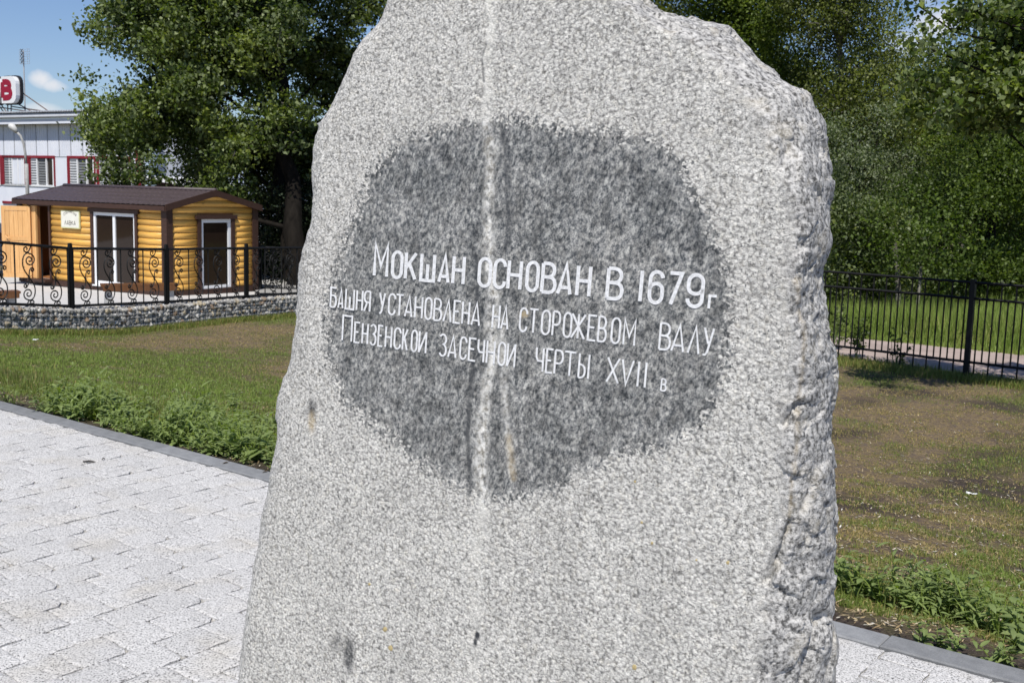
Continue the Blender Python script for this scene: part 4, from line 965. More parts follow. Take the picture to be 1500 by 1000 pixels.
# ------------------------------------------------------------------ plain bar fence on the right
RA = gp(1227, 529); RB = gp(1500, 565); rd = (RB - RA)[:2]; rl = np.linalg.norm(rd); rd /= rl
bf = empty('bar_fence', (RA[0], RA[1], 0), math.atan2(rd[1], rd[0]), label='plain black iron bar fence with square posts along the asphalt path', cat='fence')
rz = lambda t: float(gz(*(RA[:2] + rd * t)))
tp, zp = pick(1414, 556, RA, rd); ph = pick(1427, 408, RA, rd)[1] - rz(tp)
zr = [pick(1424, y, RA, rd)[1] - rz(tp) for y in (413.5, 437)] + [pick(1418, y, RA, rd)[1] - rz(tp) for y in (530, 552)]
print('bar fence', RA, RB, 'post', tp, ph, zr)
PSP = 2.5
for k in range(-4, 4):
    t = tp + k * PSP; z = rz(t); MB().box(t - .036, t + .036, -.036, .036, z - .1, z + ph - .01).build('post', m_black, bf)
    t2 = t + PSP; z2 = rz(t2)
    for h in zr: MB().bar((t + .036, 0, z + h), (t2 - .036, 0, z2 + h), .027).build('rail', m_black, bf)
    nb = 25
    for i in range(1, nb):
        tt = t + PSP * i / nb; zz = z + (z2 - z) * i / nb
        h0, h1 = (zr[3], zr[1]) if i % 2 else (zr[2], zr[0])
        MB().bar((tt, .014, zz + h0), (tt, .014, zz + h1), .0175).build('bar', m_black, bf)
q0 = RA[:2] + rd * (-7.5); q1 = RA[:2] + rd * 9.0
if np.array([-rd[1], rd[0]])[1] < 0: pass
farp = gp(1400, 512); nn_ = np.array([-rd[1], rd[0]]); wfar = float((farp[:2] - RA[:2]) @ nn_); print('road width', wfar)
drape('path', q0, q1, .28, wfar, m_road, .03, 160, 10, kind='structure')

# ------------------------------------------------------------------ white industrial building
BC = at(216, 300, 50.0); bz = 50.0
byaw = -math.radians(33); bxv = np.array([math.cos(byaw), math.sin(byaw)]); byv = np.array([-bxv[1], bxv[0]])
gzb = float(gz(BC[0], BC[1])); BC[2] = gzb
bld = empty('industrial_building', tuple(BC), byaw, label='white panelled industrial building with dark red window trim behind the kiosk', cat='building')
bp = lambda px, py: (lambda r: (r[0], r[1] - gzb))(pick(px, py, BC, bxv))
ztop = bp(60, 166)[1]; zband = bp(60, 182)[1]; zseam = bp(60, 230)[1]; zw1, zw0 = bp(60, 230.5)[1], bp(60, 272)[1]; zl1 = bp(20, 295)[1]
print('building', BC, ztop, zband, zseam, zw1, zw0, bp(4, 200), bp(207, 200))
BL = 22.0; BD = 12.0
MB().box(-BL, -.06, .06, BD, 0, zband).build('wall', m_panel, bld)
wins = [(5, 37), (44, 80), (103, 139), (146, 190)]
wrect = [(bp(a, 250)[0], bp(b, 250)[0]) for a, b in wins]
pw = bp(51.2, 205)[0] - bp(35, 205)[0]; x = -.03; i = 0
while x > -BL and i < 40:       # upper row of corrugated panels
    mb = MB(); n = 5
    mb.box(x - pw + .03, x - .03, -.004, .018, zseam + .02, zband - .02)
    for k in range(n): xx = x - pw + .02 + (pw - .04) * (k + .5) / n; mb.box(xx - .02, xx + .02, -.018, -.002, zseam + .03, zband - .03)
    mb.build('wall_panel', m_panel, bld); x -= pw; i += 1
# lower wall skin with window holes
def skin(z0, z1, holes):
    x = -BL; mb = MB()
    for a, b in sorted(holes) + [(-.03, 0)]: MB().box(x, a, .0, .055, z0, z1).build('wall_panel', m_panel, bld); x = b
wrect2 = wrect + [(w[0] - 7.6, w[1] - 7.6) for w in wrect]
skin(zw0, zw1, wrect2); skin(0.0, zw0 - .004, [])
m_blind = simple('grey_blind_slat', (.20, .21, .22), .6, .1, 4)
m_seam = simple('dark_panel_seam', (.10, .11, .12), .8)
MB().box(-BL, -.03, .02, .059, zseam + .01, zband - .004).build('seam_backing', m_seam, bld)
for a, b in wrect2:
    f = MB(); w = .17
    f.box(a - w, a, -.06, .05, zw0 - .0, zw1 + .08); f.box(b, b + w * .4, -.05, .05, zw0, zw1 + .08); f.box(a, b, -.06, .05, zw1 - .04, zw1 + .08); wf = f.build('window', m_redtrim, bld)
    d = MB(); L = b - a
    d.box(a, a + L * .30, -.015, .03, zw0 + .05, zw1 - .04)
    for q in (.30, .68, .95): d.box(a + L * q - .03, a + L * q + .05, -.03, .045, zw0, zw1 - .04)
    d.box(a, b, -.045, .05, zw0 - .05, zw0 + .04); d.build('sash', m_white, wf)
    MB().box(a + L * .3, b, .046, .055, zw0 + .04, zw1 - .04).build('glass', m_glass, wf)
    zz = zw0 + .08; sl_mb = MB()
    while zz < zw1 - .08: sl_mb.box(a + .03, a + L * .30 - .03, -.03, -.018, zz, zz + .06); sl_mb.box(a + L * .33, a + L * .62, .02, .03, zz, zz + .085); zz += .125
    sl_mb.build('blind', m_blind, wf)
a, b = bp(5, 300)[0], bp(32, 300)[0]; MB().box(a, b, -.06, .05, zl1 - .12, zl1).build('window_head', m_redtrim, bld)
MB().box(-BL, .25, -.45, 0.055, zband, zband + .08).build('soffit', m_roofgrey, bld)
pzf = (ztop - zband)
MB().box(-BL, .25, -.47, -.44, zband - .02, zband + pzf * .42).build('fascia', m_panel, bld)
g_ = MB(); g_.tube([(-BL, -.53, zband + pzf * .62), (.3, -.53, zband + pzf * .62)], .075, 8); g_.build('gutter', m_roofgrey, bld, True)
MB().box(-BL, .25, -.47, -.44, zband + pzf * .45, zband + pzf * .9).build('fascia', m_roofgrey, bld)
rfm = MB(); nx_ = 180; xs_ = np.linspace(-BL, .3, nx_ * 2)
for i, x in enumerate(xs_):
    z = ztop + (.09 if (i // 1) % 2 else 0.0); rfm.v += [(x, -.6, z - .02), (x, BD, z + 1.1)]
rfm.f = [(2 * i, 2 * i + 2, 2 * i + 3, 2 * i + 1) for i in range(len(xs_) - 1)]; rfm.m = [0] * len(rfm.f)
rfm.build('roof', m_roofgrey, bld)
rp = MB(); xx = bp(207, 250)[0]; rp.tube([(xx, -.16, 0), (xx, -.16, zband - .1)], .12, 8); rp.build('downpipe', m_redtrim, bld, True)
xx = bp(217, 260)[0]; MB().box(-.05, .30, -.06, .3, 0, zband - .05).build('corner_trim', simple('pale_blue_trim', (.42, .52, .62), .5), bld)

# second hall of blue-white corrugated metal and the brown lean-to, seen through the leaves
HC = at(222, 300, 54.0); hz_ = float(gz(HC[0], HC[1])); hall = empty('metal_hall', (HC[0], HC[1], hz_), -math.radians(8), label='pale blue corrugated metal hall partly hidden behind the poplars', cat='building')
HL = 30.0; hp_ = lambda px, py: at(px, py, 54.0)
hh = hp_(300, 185)[2] - hz_; mb = MB(); n = 260
xs_ = np.linspace(0, HL, n * 2); 
for i, x in enumerate(xs_): y = -.03 if (i // 2) % 2 else .03; mb.v += [(x, y, 0), (x, y, hh)]
mb.f = [(2 * i, 2 * i + 2, 2 * i + 3, 2 * i + 1) for i in range(len(xs_) - 1)]; mb.m = [0] * len(mb.f); mb.build('wall', m_panelblue, hall)
MB().box(0, HL, .04, 14, 0, hh - .05).build('back_walls', m_panelblue, hall)
MB().box(-.3, HL + .3, -.5, 14.4, hh, hh + .25).build('roof', m_roofgrey, hall)
SH = at(229, 275, 47.0); shz = float(gz(SH[0], SH[1])); shed = empty('lean_to_shed', (SH[0], SH[1], shz), -math.radians(6), label='dark brown lean-to shed with white sloping roof edge behind the kiosk ridge', cat='shed')
z1 = at(229, 259, 47.0)[2] - shz; z2 = at(311, 272, 47.0)[2] - shz + .35
mb = MB(); mb.hexa([(0, 0, 0), (2.4, 0, 0), (2.4, 4, 0), (0, 4, 0)], [(0, 0, z1 - .15), (2.4, 0, z2 - .5), (2.4, 4, z2 - .5), (0, 4, z1 - .15)]); mb.build('wall', simple('dark_maroon_boards', (.045, .016, .016), .6, .2, 4), shed)
mb = MB(); mb.hexa([(-.3, -.3, z1 - .14), (2.6, -.3, z2 - .52), (2.6, 4.2, z2 - .5), (-.3, 4.2, z1 - .1)], [(-.3, -.3, z1 + .02), (2.6, -.3, z2 - .36), (2.6, 4.2, z2 - .34), (-.3, 4.2, z1 + .04)]); mb.build('roof', m_white, shed)

# ------------------------------------------------------------------ rooftop letter sign
BCs = BC - np.append(byv, 0) * .30
bps = lambda px, py: (lambda r: (r[0], r[1] - gzb))(pick(px, py, BCs, bxv))
sx1 = bps(26.5, 130)[0]; szb, szt = bps(14, 152)[1], bps(14, 112)[1]; Hs = szt - szb
rs = empty('roof_sign', (BC[0], BC[1], BC[2]), byaw, label='rooftop sign of white block letters with crimson faces ending in ОВ', cat='sign')
m_blackedge = simple('black_edge', (.02, .02, .022), .5)
def blockletter(ch, x0, x1):
    t = empty('letter_block', (0, 0, 0), parent=rs); W = x1 - x0
    def rr(e, y0, y1, name, mat):
        r = W * .30; a0, a1, b0, b1 = x0 - e, x1 + e, szb - e, szt + e; pts = []
        if ch == 'О': r = W * .44
        for cx, cz, s in ((a1 - r, b0 + r, -90), (a1 - r, b1 - r, 0), (a0 + r, b1 - r, 90), (a0 + r, b0 + r, 180)):
            if ch == 'В' and cx < (a0 + a1) / 2: pts.append((a0, b1 if cz > (b0 + b1) / 2 else b0)); continue
            pts += [(cx + r * math.cos(math.radians(s + q)), cz + r * math.sin(math.radians(s + q))) for q in (0, 22, 45, 67, 90)]
        n = len(pts); mb = MB(); mb.add([(x, y0, z) for x, z in pts] + [(x, y1, z) for x, z in pts], [tuple(range(n)), tuple(range(2 * n - 1, n - 1, -1))] + [(i, i + n, (i + 1) % n + n, (i + 1) % n) for i in range(n)])
        mb.build(name, mat, t)
    rr(.045, -.20, -.04, 'black_backing', m_blackedge); rr(-.01, -.42, -.202, 'white_body', m_white)
    if ch == 'В':
        lx0, lx1, lz0, lz1 = x0 + .0, x0 + W * .74, szb + Hs * .12, szt - Hs * .12; w = .25
        mb = letter_mesh('В', lambda u, v: (lx0 + w / 2 + (lx1 - lx0 - w) * u, lz0 + w / 2 + (lz1 - lz0 - w) * v), w * 1.15, lambda p, l: (p[0], -.43 - l, p[1]), m_redsign, 'l', .0, .06)
    else:
        lx0, lx1, lz0, lz1 = x0 + W * .12, x1 - W * .22, szb + Hs * .15, szt - Hs * .14; w = .22
        mb = letter_mesh('О', lambda u, v: (lx0 + w / 2 + (lx1 - lx0 - w) * u, lz0 + w / 2 + (lz1 - lz0 - w) * v), w, lambda p, l: (p[0], -.43 - l, p[1]), m_redsign, 'l', .0, .06)
    mb.build('crimson_face', m_redsign, t)
lw_ = bps(26.5, 130)[0] - bps(5, 130)[0]
blockletter('В', sx1 - lw_, sx1); blockletter('О', sx1 - 2 * lw_ - .1, sx1 - lw_ - .08)
st = MB()
for a, b in (((25, 129), (61, 164)), ((24, 150), (38, 164)), ((14, 153), (14, 165)), ((19, 153), (19, 165)), ((4, 153), (13, 164)), ((1, 155), (9, 165))):
    p0, p1 = bp(*a), bp(*b); st.tube([(p0[0], -.1, p0[1]), (p1[0], .5 if b[0] > 25 else -.1, ztop + .05)], .03, 5)
for k in (1, 2): st.tube([(sx1 - lw_ * k, .1, szb - .1), (sx1 - lw_ * k + .4, 2.5, ztop + .2)], .03, 5)
st.build('support_frame', simple('rusty_brown_strut', (.14, .10, .09), .7, .3, 8), rs)
# antenna
an = empty('tv_antenna', (BC[0], BC[1], BC[2]), byaw, label='thin grid television antenna on a mast above the rooftop sign', cat='antenna')
a0 = bp(15.5, 166); a1 = bp(12.5, 71); mst = MB(); mst.tube([(a0[0], .8, ztop + .1), (a1[0], .8, a1[1])], .035, 6); mst.build('mast', m_steel, an)
gd = MB(); zt, zb = a1[1] + .05, bp(14, 91)[1]; xw = .42
for i in range(7): z = zb + (zt - zb) * i / 6; gd.tube([(a1[0] - xw, .85, z), (a1[0] + xw, .85, z)], .008, 3)
for k in (-xw, -xw * .6, xw * .6, xw): gd.tube([(a1[0] + k, .85, zb), (a1[0] + k, .85, zt)], .008, 3)
gd.build('grid', m_steel, an)
el = MB()
for i in range(4): z = zb + (zt - zb) * (i + .5) / 4; el.tube([(a1[0] - .1, .7, z - .08), (a1[0] + .1, .7, z + .08)], .02, 4); el.tube([(a1[0] + .1, .7, z - .08), (a1[0] - .1, .7, z + .08)], .02, 4)
el.build('dipole', m_blackedge, an)

# ------------------------------------------------------------------ street lamp
Yl = 40.0; lb = at(39, 275, Yl); lz = float(gz(lb[0], lb[1])); lamp = empty('street_lamp', (lb[0], lb[1], lz), 0, label='grey street lamp with curved arm in front of the white building', cat='street lamp')
mb = MB(); q = [(39, 300), (39.5, 275), (38.5, 245), (36, 232)]
P_ = [np.array([0, 0, -.1])] + [at(x, y, Yl) - np.array([lb[0], lb[1], lz]) for x, y in [(40, 275), (38.5, 240)]]; mb.tube(P_, .07, 8); mb.build('pole', m_concrete, lamp, True)
mb = MB(); mb.tube([at(x, y, Yl) - np.array([lb[0], lb[1], lz]) for x, y in [(38.5, 242), (37, 225), (34.5, 210), (30, 199), (24, 193)]], .045, 8); mb.build('arm', m_concrete, lamp, True)
mb = MB(); mb.tube([at(x, y, Yl) - np.array([lb[0], lb[1], lz]) for x, y in [(25.5, 194.5), (22, 190), (17, 185), (13.5, 182.5)]], [.05, .10, .13, .06], 8); mb.build('lamp_head', simple('pale_lamp_shell', (.55, .55, .53), .5), lamp, True)

# ------------------------------------------------------------------ parked car at the left edge, behind the open door
cc = at(-34, 400, 31.0); cz = float(gz(cc[0], cc[1])) + .05; car = empty('parked_car', (cc[0], cc[1], cz), math.radians(12), label='dark blue parked car mostly outside the left edge of the picture', cat='car')
m_carp = simple('dark_blue_car_paint', (.012, .018, .035), .2, .05, 1, 0, .6); m_tyre = simple('black_rubber', (.02, .02, .02), .8)
prof = [(-2.1, .35), (-2.15, .7), (-1.9, .88), (-1.1, .98), (-.5, 1.42), (.7, 1.45), (1.4, 1.02), (2.05, .92), (2.15, .6), (2.1, .3)]
mb = MB(); 
for y, s in ((-.84, 1), (-.80, 1), (.80, 1), (.84, 1)): pass
rings = [(-.78, .96), (-.84, 1.0), (.84, 1.0), (.78, .96)]; n = len(prof)
ys = [-.85, .85]
def pw_(z): return .85 if z < .95 else .85 - (z - .95) * .42
for s in (-1, 1): mb.v += [(x, s * pw_(z), z) for x, z in prof]
mb.f = [tuple(range(n - 1, -1, -1)), tuple(range(n, 2 * n))] + [(i, (i + 1) % n, (i + 1) % n + n, i + n) for i in range(n)]; mb.m = [0] * len(mb.f)
mb.build('body', m_carp, car)
for s in (-1, 1): mb = MB(); mb.add([(x, s * (pw_(z) + .006), z) for x, z in ((-.95, 1.02), (-.45, 1.36), (.62, 1.38), (1.15, 1.03))], [(0, 1, 2, 3) if s < 0 else (3, 2, 1, 0)]); mb.build('side_window', m_glass, car)
for x in (-1.3, 1.35):
    for s in (-1, 1): mb = MB(); mb.tube([(x, s * .66, .3), (x, s * .87, .3)], .31, 18); w = mb.build('wheel', m_tyre, car); mb = MB(); mb.tube([(x, s * .86, .3), (x, s * .885, .3)], .19, 12); mb.build('rim', m_steel, w)
for s in (-1, 1): MB().box(2.06, 2.14, s * .7 - .14, s * .7 + .14, .62, .76).build('headlight', m_white, car)
# ------------------------------------------------------------------ leaves and trees
def leaves(C, size, rnd, droop=.35, wr=.72):
    """diamond leaves, one quad folded along the midrib, centred on C (N,3)"""
    N = len(C); L = size * rnd.uniform(.65, 1.25, N)[:, None]
    a = rnd.normal(size=(N, 3)); a[:, 2] -= droop * 1.2; a /= np.linalg.norm(a, axis=1, keepdims=True)
    b = rnd.normal(size=(N, 3)); b[:, 2] *= .5; b -= a * (a * b).sum(1, keepdims=True); b /= np.linalg.norm(b, axis=1, keepdims=True)
    c = np.cross(a, b); c *= np.sign(c[:, 2:3] + 1e-9)
    base = C - a * L * .5; tip = C + a * L * .5 - c * L * .08; m1 = C - a * L * .08 + b * L * wr * .5 + c * L * .10; m2 = C - a * L * .08 - b * L * wr * .5 + c * L * .10
    V = np.stack([base, m1, tip, m2], 1).reshape(-1, 3)
    I = np.arange(N)[:, None] * 4; return V, np.hstack([I, I + 1, I + 2, I + 3])
def crown_points(blobs, n, rnd, spray=.33, per=26, fill=.2):
    blobs = np.array(blobs, float); w = blobs[:, 3] ** 2; w /= w.sum(); ns = max(1, n // per)
    k = rnd.choice(len(blobs), ns, p=w); d = rnd.normal(size=(ns, 3)); d /= np.linalg.norm(d, axis=1, keepdims=True)
    rr = np.where(rnd.random(ns) < fill, rnd.random(ns) ** .5, rnd.uniform(.8, 1.12, ns))
    sc = blobs[k, :3] + d * (blobs[k, 3] * rr)[:, None] * np.array([1, 1, .85])
    bt = rnd.normal(0, .24, len(blobs)); tint = np.clip(rnd.normal(.45, .22, ns) + bt[k], 0, 1); cnt = rnd.integers(int(per * .4), int(per * 1.6), ns)
    idx = np.repeat(np.arange(ns), cnt); o = rnd.normal(size=(len(idx), 3)) * spray * np.array([1, 1, .55]) * rnd.uniform(.5, 1.2, ns)[idx][:, None]
    o += d[idx] * rnd.random(len(idx))[:, None] * spray * .9
    P = sc[idx] + o; t = np.clip(tint[idx] + rnd.normal(0, .14, len(idx)), 0, 1); return P, t, sc, blobs[k, :3]
def crown_mesh(name, blobs, n, size, mat, seed, **kw):
    rnd = np.random.default_rng(seed); dr = kw.pop('droop', .35); wr = kw.pop('wr', .72)
    P, t, sc, bc = crown_points(blobs, n, rnd, **kw); V, Fq = leaves(P, size, rnd, dr, wr)
    return np_mesh(name, V, Fq, mat, False, {'tint': np.repeat(t, 4)}), sc, bc
def limb(mb, a, b, r0, r1, rnd, wob=.12, n=6):
    a = np.array(a, float); b = np.array(b, float); L = np.linalg.norm(b - a); pts = []
    for i in range(n + 1):
        t = i / n; p = a + (b - a) * t; p[2] -= math.sin(t * math.pi) * L * .06 * rnd.uniform(-.4, 1); 
        if 0 < i < n: p += np.array([rnd.gauss(0, 1), rnd.gauss(0, 1), rnd.gauss(0, .6)]) * L * wob * .25
        pts.append(p)
    mb.tube(pts, [r0 + (r1 - r0) * i / n for i in range(n + 1)], 7 if r0 > .05 else 4, caps=False); return pts
def tree(name, label, base, blobs, nleaf, size, mat, bark, seed, group=None, r=.18, cat='tree', trunk_top=None, twigs=60, twigmat=None, extra_trunks=(), lr=.2, lstep=1, **kw):
    base = np.array([base[0], base[1], float(gz(base[0], base[1])) - .05]); rnd = random.Random(seed)
    root = empty(name, tuple(base), label=label, cat=cat, group=group)
    bl = [(b[0] - base[0], b[1] - base[1], b[2] - base[2], b[3]) for b in blobs]
    me, sc, bc = crown_mesh('crown', bl, nleaf, size, mat, seed, **kw); link(bpy.data.objects.new('crown', me), root)
    cen = np.mean([b[:3] for b in bl], 0); top = np.array(trunk_top) - base if trunk_top is not None else np.array([cen[0], cen[1], cen[2] + .4])
    mb = MB(); tr = limb(mb, (0, 0, 0), top, r, r * .35, rnd, .05, 8)
    for b in bl[::max(lstep, len(bl) // 26)]:
        k = max([i for i in range(2, 8) if tr[i][2] <= b[2] - .25 * math.hypot(b[0] - tr[i][0], b[1] - tr[i][1])] or [2]); limb(mb, tr[k], b[:3], r * lr, r * .05, rnd, .12, 5)
    for et in extra_trunks:
        e = np.array(et[0]) - base; e2 = np.array(et[1]) - base; limb(mb, e, e2, et[2], et[2] * .5, rnd, .03, 8)
    mb.build('trunk', bark, root, True)
    if twigs:
        tb = MB()
        for i in rnd.sample(range(len(sc)), min(twigs, len(sc))): limb(tb, bc[i], sc[i] * 1.04 - bc[i] * .04, .017, .006, rnd, .18, 4)
        tb.build('twigs', twigmat or bark, root, kind='stuff')
    return root
def inside(x, y, poly):
    c = False; n = len(poly)
    for i in range(n):
        a, b = poly[i], poly[(i + 1) % n]
        if (a[1] > y) != (b[1] > y) and x < (b[0] - a[0]) * (y - a[1]) / (b[1] - a[1]) + a[0]: c = not c
    return c
def blobs_in(poly, Y0, Y1, n, r0, r1, seed):
    """crown lobes whose outline, seen from the photo's viewpoint, fills the traced outline; each has its own depth"""
    rnd = random.Random(seed); xs = [p[0] for p in poly]; ys = [p[1] for p in poly]; out = []; tries = 0
    while len(out) < n and tries < 20000:
        tries += 1; x, y = rnd.uniform(min(xs), max(xs)), rnd.uniform(min(ys), max(ys)); rp = rnd.uniform(r0, r1)
        if not all(inside(x + rp * .8 * math.cos(a), y + rp * .75 * math.sin(a), poly) for a in (0, 1.05, 2.1, 3.14, 4.2, 5.25)): continue
        Y = rnd.uniform(Y0, Y1); P = at(x, y, Y); out.append((*P, rp * Y / F_PX))
    return out

# big poplar pair on the left
PL = [(155, -240), (162, -60), (150, 0), (120, 45), (155, 78), (120, 105), (119, 145), (142, 160), (128, 182), (132, 215), (148, 240), (146, 256), (150, 270), (195, 274), (232, 262), (250, 245), (330, 285), (360, 290), (372, 240), (360, 180), (420, 100), (470, -30), (470, -250), (300, -380)]
b1 = blobs_in(PL, 29.5, 33.5, 150, 16, 36, 3)
b1 += [(*at(x, y, 31.5), r * 31.5 / F_PX) for x, y, r in [(132, 50, 8), (134, 110, 8), (130, 138, 7), (134, 196, 8), (165, 8, 12), (140, 218, 8), (150, 255, 14), (185, 262, 13), (215, 262, 12)]]
tb = gp(399, 431)[:2] + np.array([.25, 2.2])
PR = [(360, 175), (350, 60), (380, -60), (400, -300), (640, -300), (620, -40), (572, -12), (556, 22), (530, 50), (560, 60), (640, 160), (660, 320), (520, 330), (440, 288), (380, 262)]
b2 = blobs_in(PR, 32.5, 36.5, 95, 16, 34, 5)
b2 += [(*at(x, y, 33), r * 33 / F_PX) for x, y, r in [(535, 8, 12), (510, 22, 14), (505, 60, 16), (478, 85, 22), (524, 50, 8), (552, 2, 7)]]
for _ in range(46): x, y = random.uniform(285, 455), random.uniform(190, 290); b2.append((*at(x, y, random.uniform(33.5, 36)), random.uniform(.35, .6)))
b1 += [(*at(x, y, 30.5), r * 30.5 / F_PX) for x, y, r in [(330, 240, 20), (365, 215, 22), (395, 180, 24), (425, 200, 18), (345, 275, 14), (300, 270, 12), (412, 150, 22), (440, 170, 18), (375, 160, 20)]]
tb2 = gp(375, 431)[:2] + np.array([.3, 3.4])
tree('poplar_tree', 'broad leafy poplar overhanging the kiosk roof from behind', tb, b1, 140000, .125, m_leaf_poplar, m_bark, 11, r=.33, trunk_top=at(408, 80, 31.5), group=None, twigs=240, twigmat=m_birch, spray=.22, per=30, fill=.3)
tree('poplar_tree', 'darker poplar with a second trunk filling the sky left of the memorial stone', tb2, b2, 105000, .125, m_leaf_poplar, m_bark, 12, r=.27, trunk_top=at(388, 60, 34.0), twigs=110, twigmat=m_birch, spray=.22, per=30, fill=.3)
# undergrowth right of the kiosk, its deep shade put into the leaf colour
def bush(label, poly, Y0, Y1, n, nl, size, mat, seed, name='bush', r=(12, 26), cat='bush', group=None, base=None, twigs=25, bark=None, **kw):
    bl = blobs_in(poly, Y0, Y1, n, r[0], r[1], seed)
    if not bl: print('no blobs', label); return
    c = np.mean([b[:2] for b in bl], 0) if base is None else base
    return tree(name, label, c, bl, nl, size, mat, bark or m_bark, seed, r=.05 if name == 'bush' else .16, cat=cat, group=group, twigs=twigs, **kw)
bush('dark shaded hedge between the kiosk and the memorial stone', [(380, 270), (470, 270), (640, 280), (640, 435), (380, 432)], 31.5, 34, 60, 34000, .11, m_leaf_shade, 21, r=(14, 26), fill=.6)
bush('second dark hedge behind the shaded trunks', [(330, 285), (640, 285), (640, 420), (330, 425)], 36, 39, 60, 26000, .14, m_leaf_shade, 22, r=(14, 28), fill=.6)

# ---- right-hand wood
def rt(label, poly, Y0, Y1, n, nl, size, mat, seed, r=(20, 40), bark=m_bark, **kw):
    return bush(label, poly, Y0, Y1, n, nl, size, mat, seed, name='tree', r=r, cat='tree', bark=bark, **kw)
rt('slender birch with pale limbs rising above the stone shoulder', [(1120, -160), (1150, 60), (1140, 150), (1180, 250), (1300, 250), (1340, 130), (1306, 60), (1318, -10), (1290, -160)], 33, 37, 70, 66000, .09, m_leaf_olive, 31, bark=m_birch, twigs=420, spray=.34)
rt('dense green maple behind the top of the stone', [(1010, -160), (1000, 60), (1080, 160), (1200, 200), (1180, 60), (1160, -20), (1155, -160)], 37, 41, 50, 44000, .12, m_leaf_green, 32, twigs=60)
rt('olive green poplar just right of the stone top', [(860, -160), (860, 60), (960, 90), (1090, 110), (1060, 20), (1035, -25), (1010, -160)], 39, 43, 50, 40000, .11, m_leaf_olive, 33, twigs=80)
rt('tall grey green birch at the sky gap', [(1300, 60), (1320, 40), (1352, 42), (1380, 62), (1440, 60), (1500, 20), (1560, 140), (1540, 320), (1330, 320), (1290, 180)], 35, 38, 60, 52000, .10, m_leaf_olive, 34, bark=m_birch, twigs=160)
rt('silvery willow shrub beside the right edge of the stone', [(1190, 170), (1290, 160), (1370, 190), (1380, 290), (1320, 345), (1190, 330)], 27, 30.5, 21, 26000, .085, m_leaf_silver, 35, r=(12, 34), spray=.24, wr=.5, twigs=60)
rt('bright green maple thicket above the meadow grass', [(1335, 180), (1375, 205), (1415, 130), (1450, 185), (1500, 120), (1560, 170), (1580, 460), (1440, 468), (1330, 430), (1300, 330)], 24, 29, 30, 46000, .08, m_leaf_green, 36, r=(10, 34), spray=.36, twigs=60)
rt('dark green broadleaf tree against the right edge of the stone', [(1185, 300), (1260, 285), (1350, 310), (1400, 400), (1380, 470), (1180, 480)], 23.5, 27, 24, 30000, .08, m_leaf_poplar, 37, r=(12, 34), spray=.24, twigs=50)
rt('pale olive young tree at the right border', [(1430, 120), (1500, 90), (1660, 120), (1660, 380), (1460, 400), (1430, 240)], 28, 32, 24, 24000, .075, m_leaf_olive, 38, twigs=70)
bush('dark shaded thicket behind the green maples', [(1150, 250), (1620, 230), (1640, 470), (1150, 475)], 31, 34, 80, 46000, .12, m_leaf_shade, 39, r=(14, 30), fill=.6)  # backing foliage whose near-black colour paints the shade in the gaps
# bare white birch trunks in the gap under the leaves
for i, (x0, y0, x1, y1, r, lb_) in enumerate([(1316, 475, 1308, 395, .075, 'pale trunk leaning at the meadow edge, seen through the bar fence'), (1341, 478, 1345, 430, .05, 'thin pale trunk right of the leaning trunk, seen through the bar fence')]):
    p = gp(x0, y0 + 8); q = at(x1 + 4, y1 - 40, p[1] + .4); t = empty('young_birch', tuple(p), label=lb_, cat='tree'); mb = MB(); limb(mb, (0, 0, -.1), q - p, r, r * .6, random.Random(i), .04, 8); mb.build('trunk', m_birch, t, True)
    me, _, _ = crown_mesh('crown', [(*(q - p + np.array([.1, 0, .3])), .7)], 1600, .08, m_leaf_green, 90 + i); link(bpy.data.objects.new('crown', me), t)
# near tree on the right whose boughs hang into the frame
nb = []
for (x, y, r) in [(1345, 8, 9), (1320, 2, 8), (1362, 20, 10), (1378, 38, 8), (1400, 6, 12), (1430, 20, 26), (1470, 40, 32), (1500, 80, 34), (1440, 95, 22), (1400, 100, 18), (1362, 72, 12), (1345, 62, 10), (1470, 130, 26), (1420, 135, 18), (1380, 128, 18), (1350, 118, 14), (1380, 160, 16), (1420, 170, 16), (1340, 150, 12), (1330, 160, 9), (1460, 178, 14), (1425, 180, 12), (1500, 160, 26), (1540, 100, 34), (1500, 10, 30), (1600, 60, 40), (1680, -20, 50), (1740, 100, 50)]:
    Y = random.uniform(12.6, 14.2); nb.append((*at(x, y, Y), r * Y / F_PX))
nbase = at(1760, 500, 13.6)
tree('poplar_tree', 'near poplar outside the right edge with leafy boughs hanging into the top right corner', nbase[:2], nb, 15500, .085, m_leaf_poplar, m_bark, 41, lstep=5, lr=.05, r=.24, trunk_top=at(1690, -140, 13.4), twigs=150, twigmat=m_birch, spray=.13, per=16, fill=.5)
# far wood closing the view
mass = []
rnd = random.Random(77)
for i in range(330):
    px = rnd.uniform(560, 1800) if i < 250 else rnd.uniform(-500, 560); Y = rnd.uniform(46, 58); top = 190 - 150 * math.exp(-((px - 1130) / 500) ** 2) + 60 * abs(math.sin(px * .013)) if px > 560 else 250
    if px < 560 : Y = rnd.uniform(85, 100)
    mass.append((*at(px, rnd.uniform(top + 30, 470), Y), rnd.uniform(1.4, 2.6)))
me, _, _ = crown_mesh('far_wood', mass, 70000, .30, m_leaf_poplar, 55, spray=.7, fill=.3); link(bpy.data.objects.new('far_wood', me), label='far green wood closing the background behind the stone and the path', cat='wood', kind='stuff')

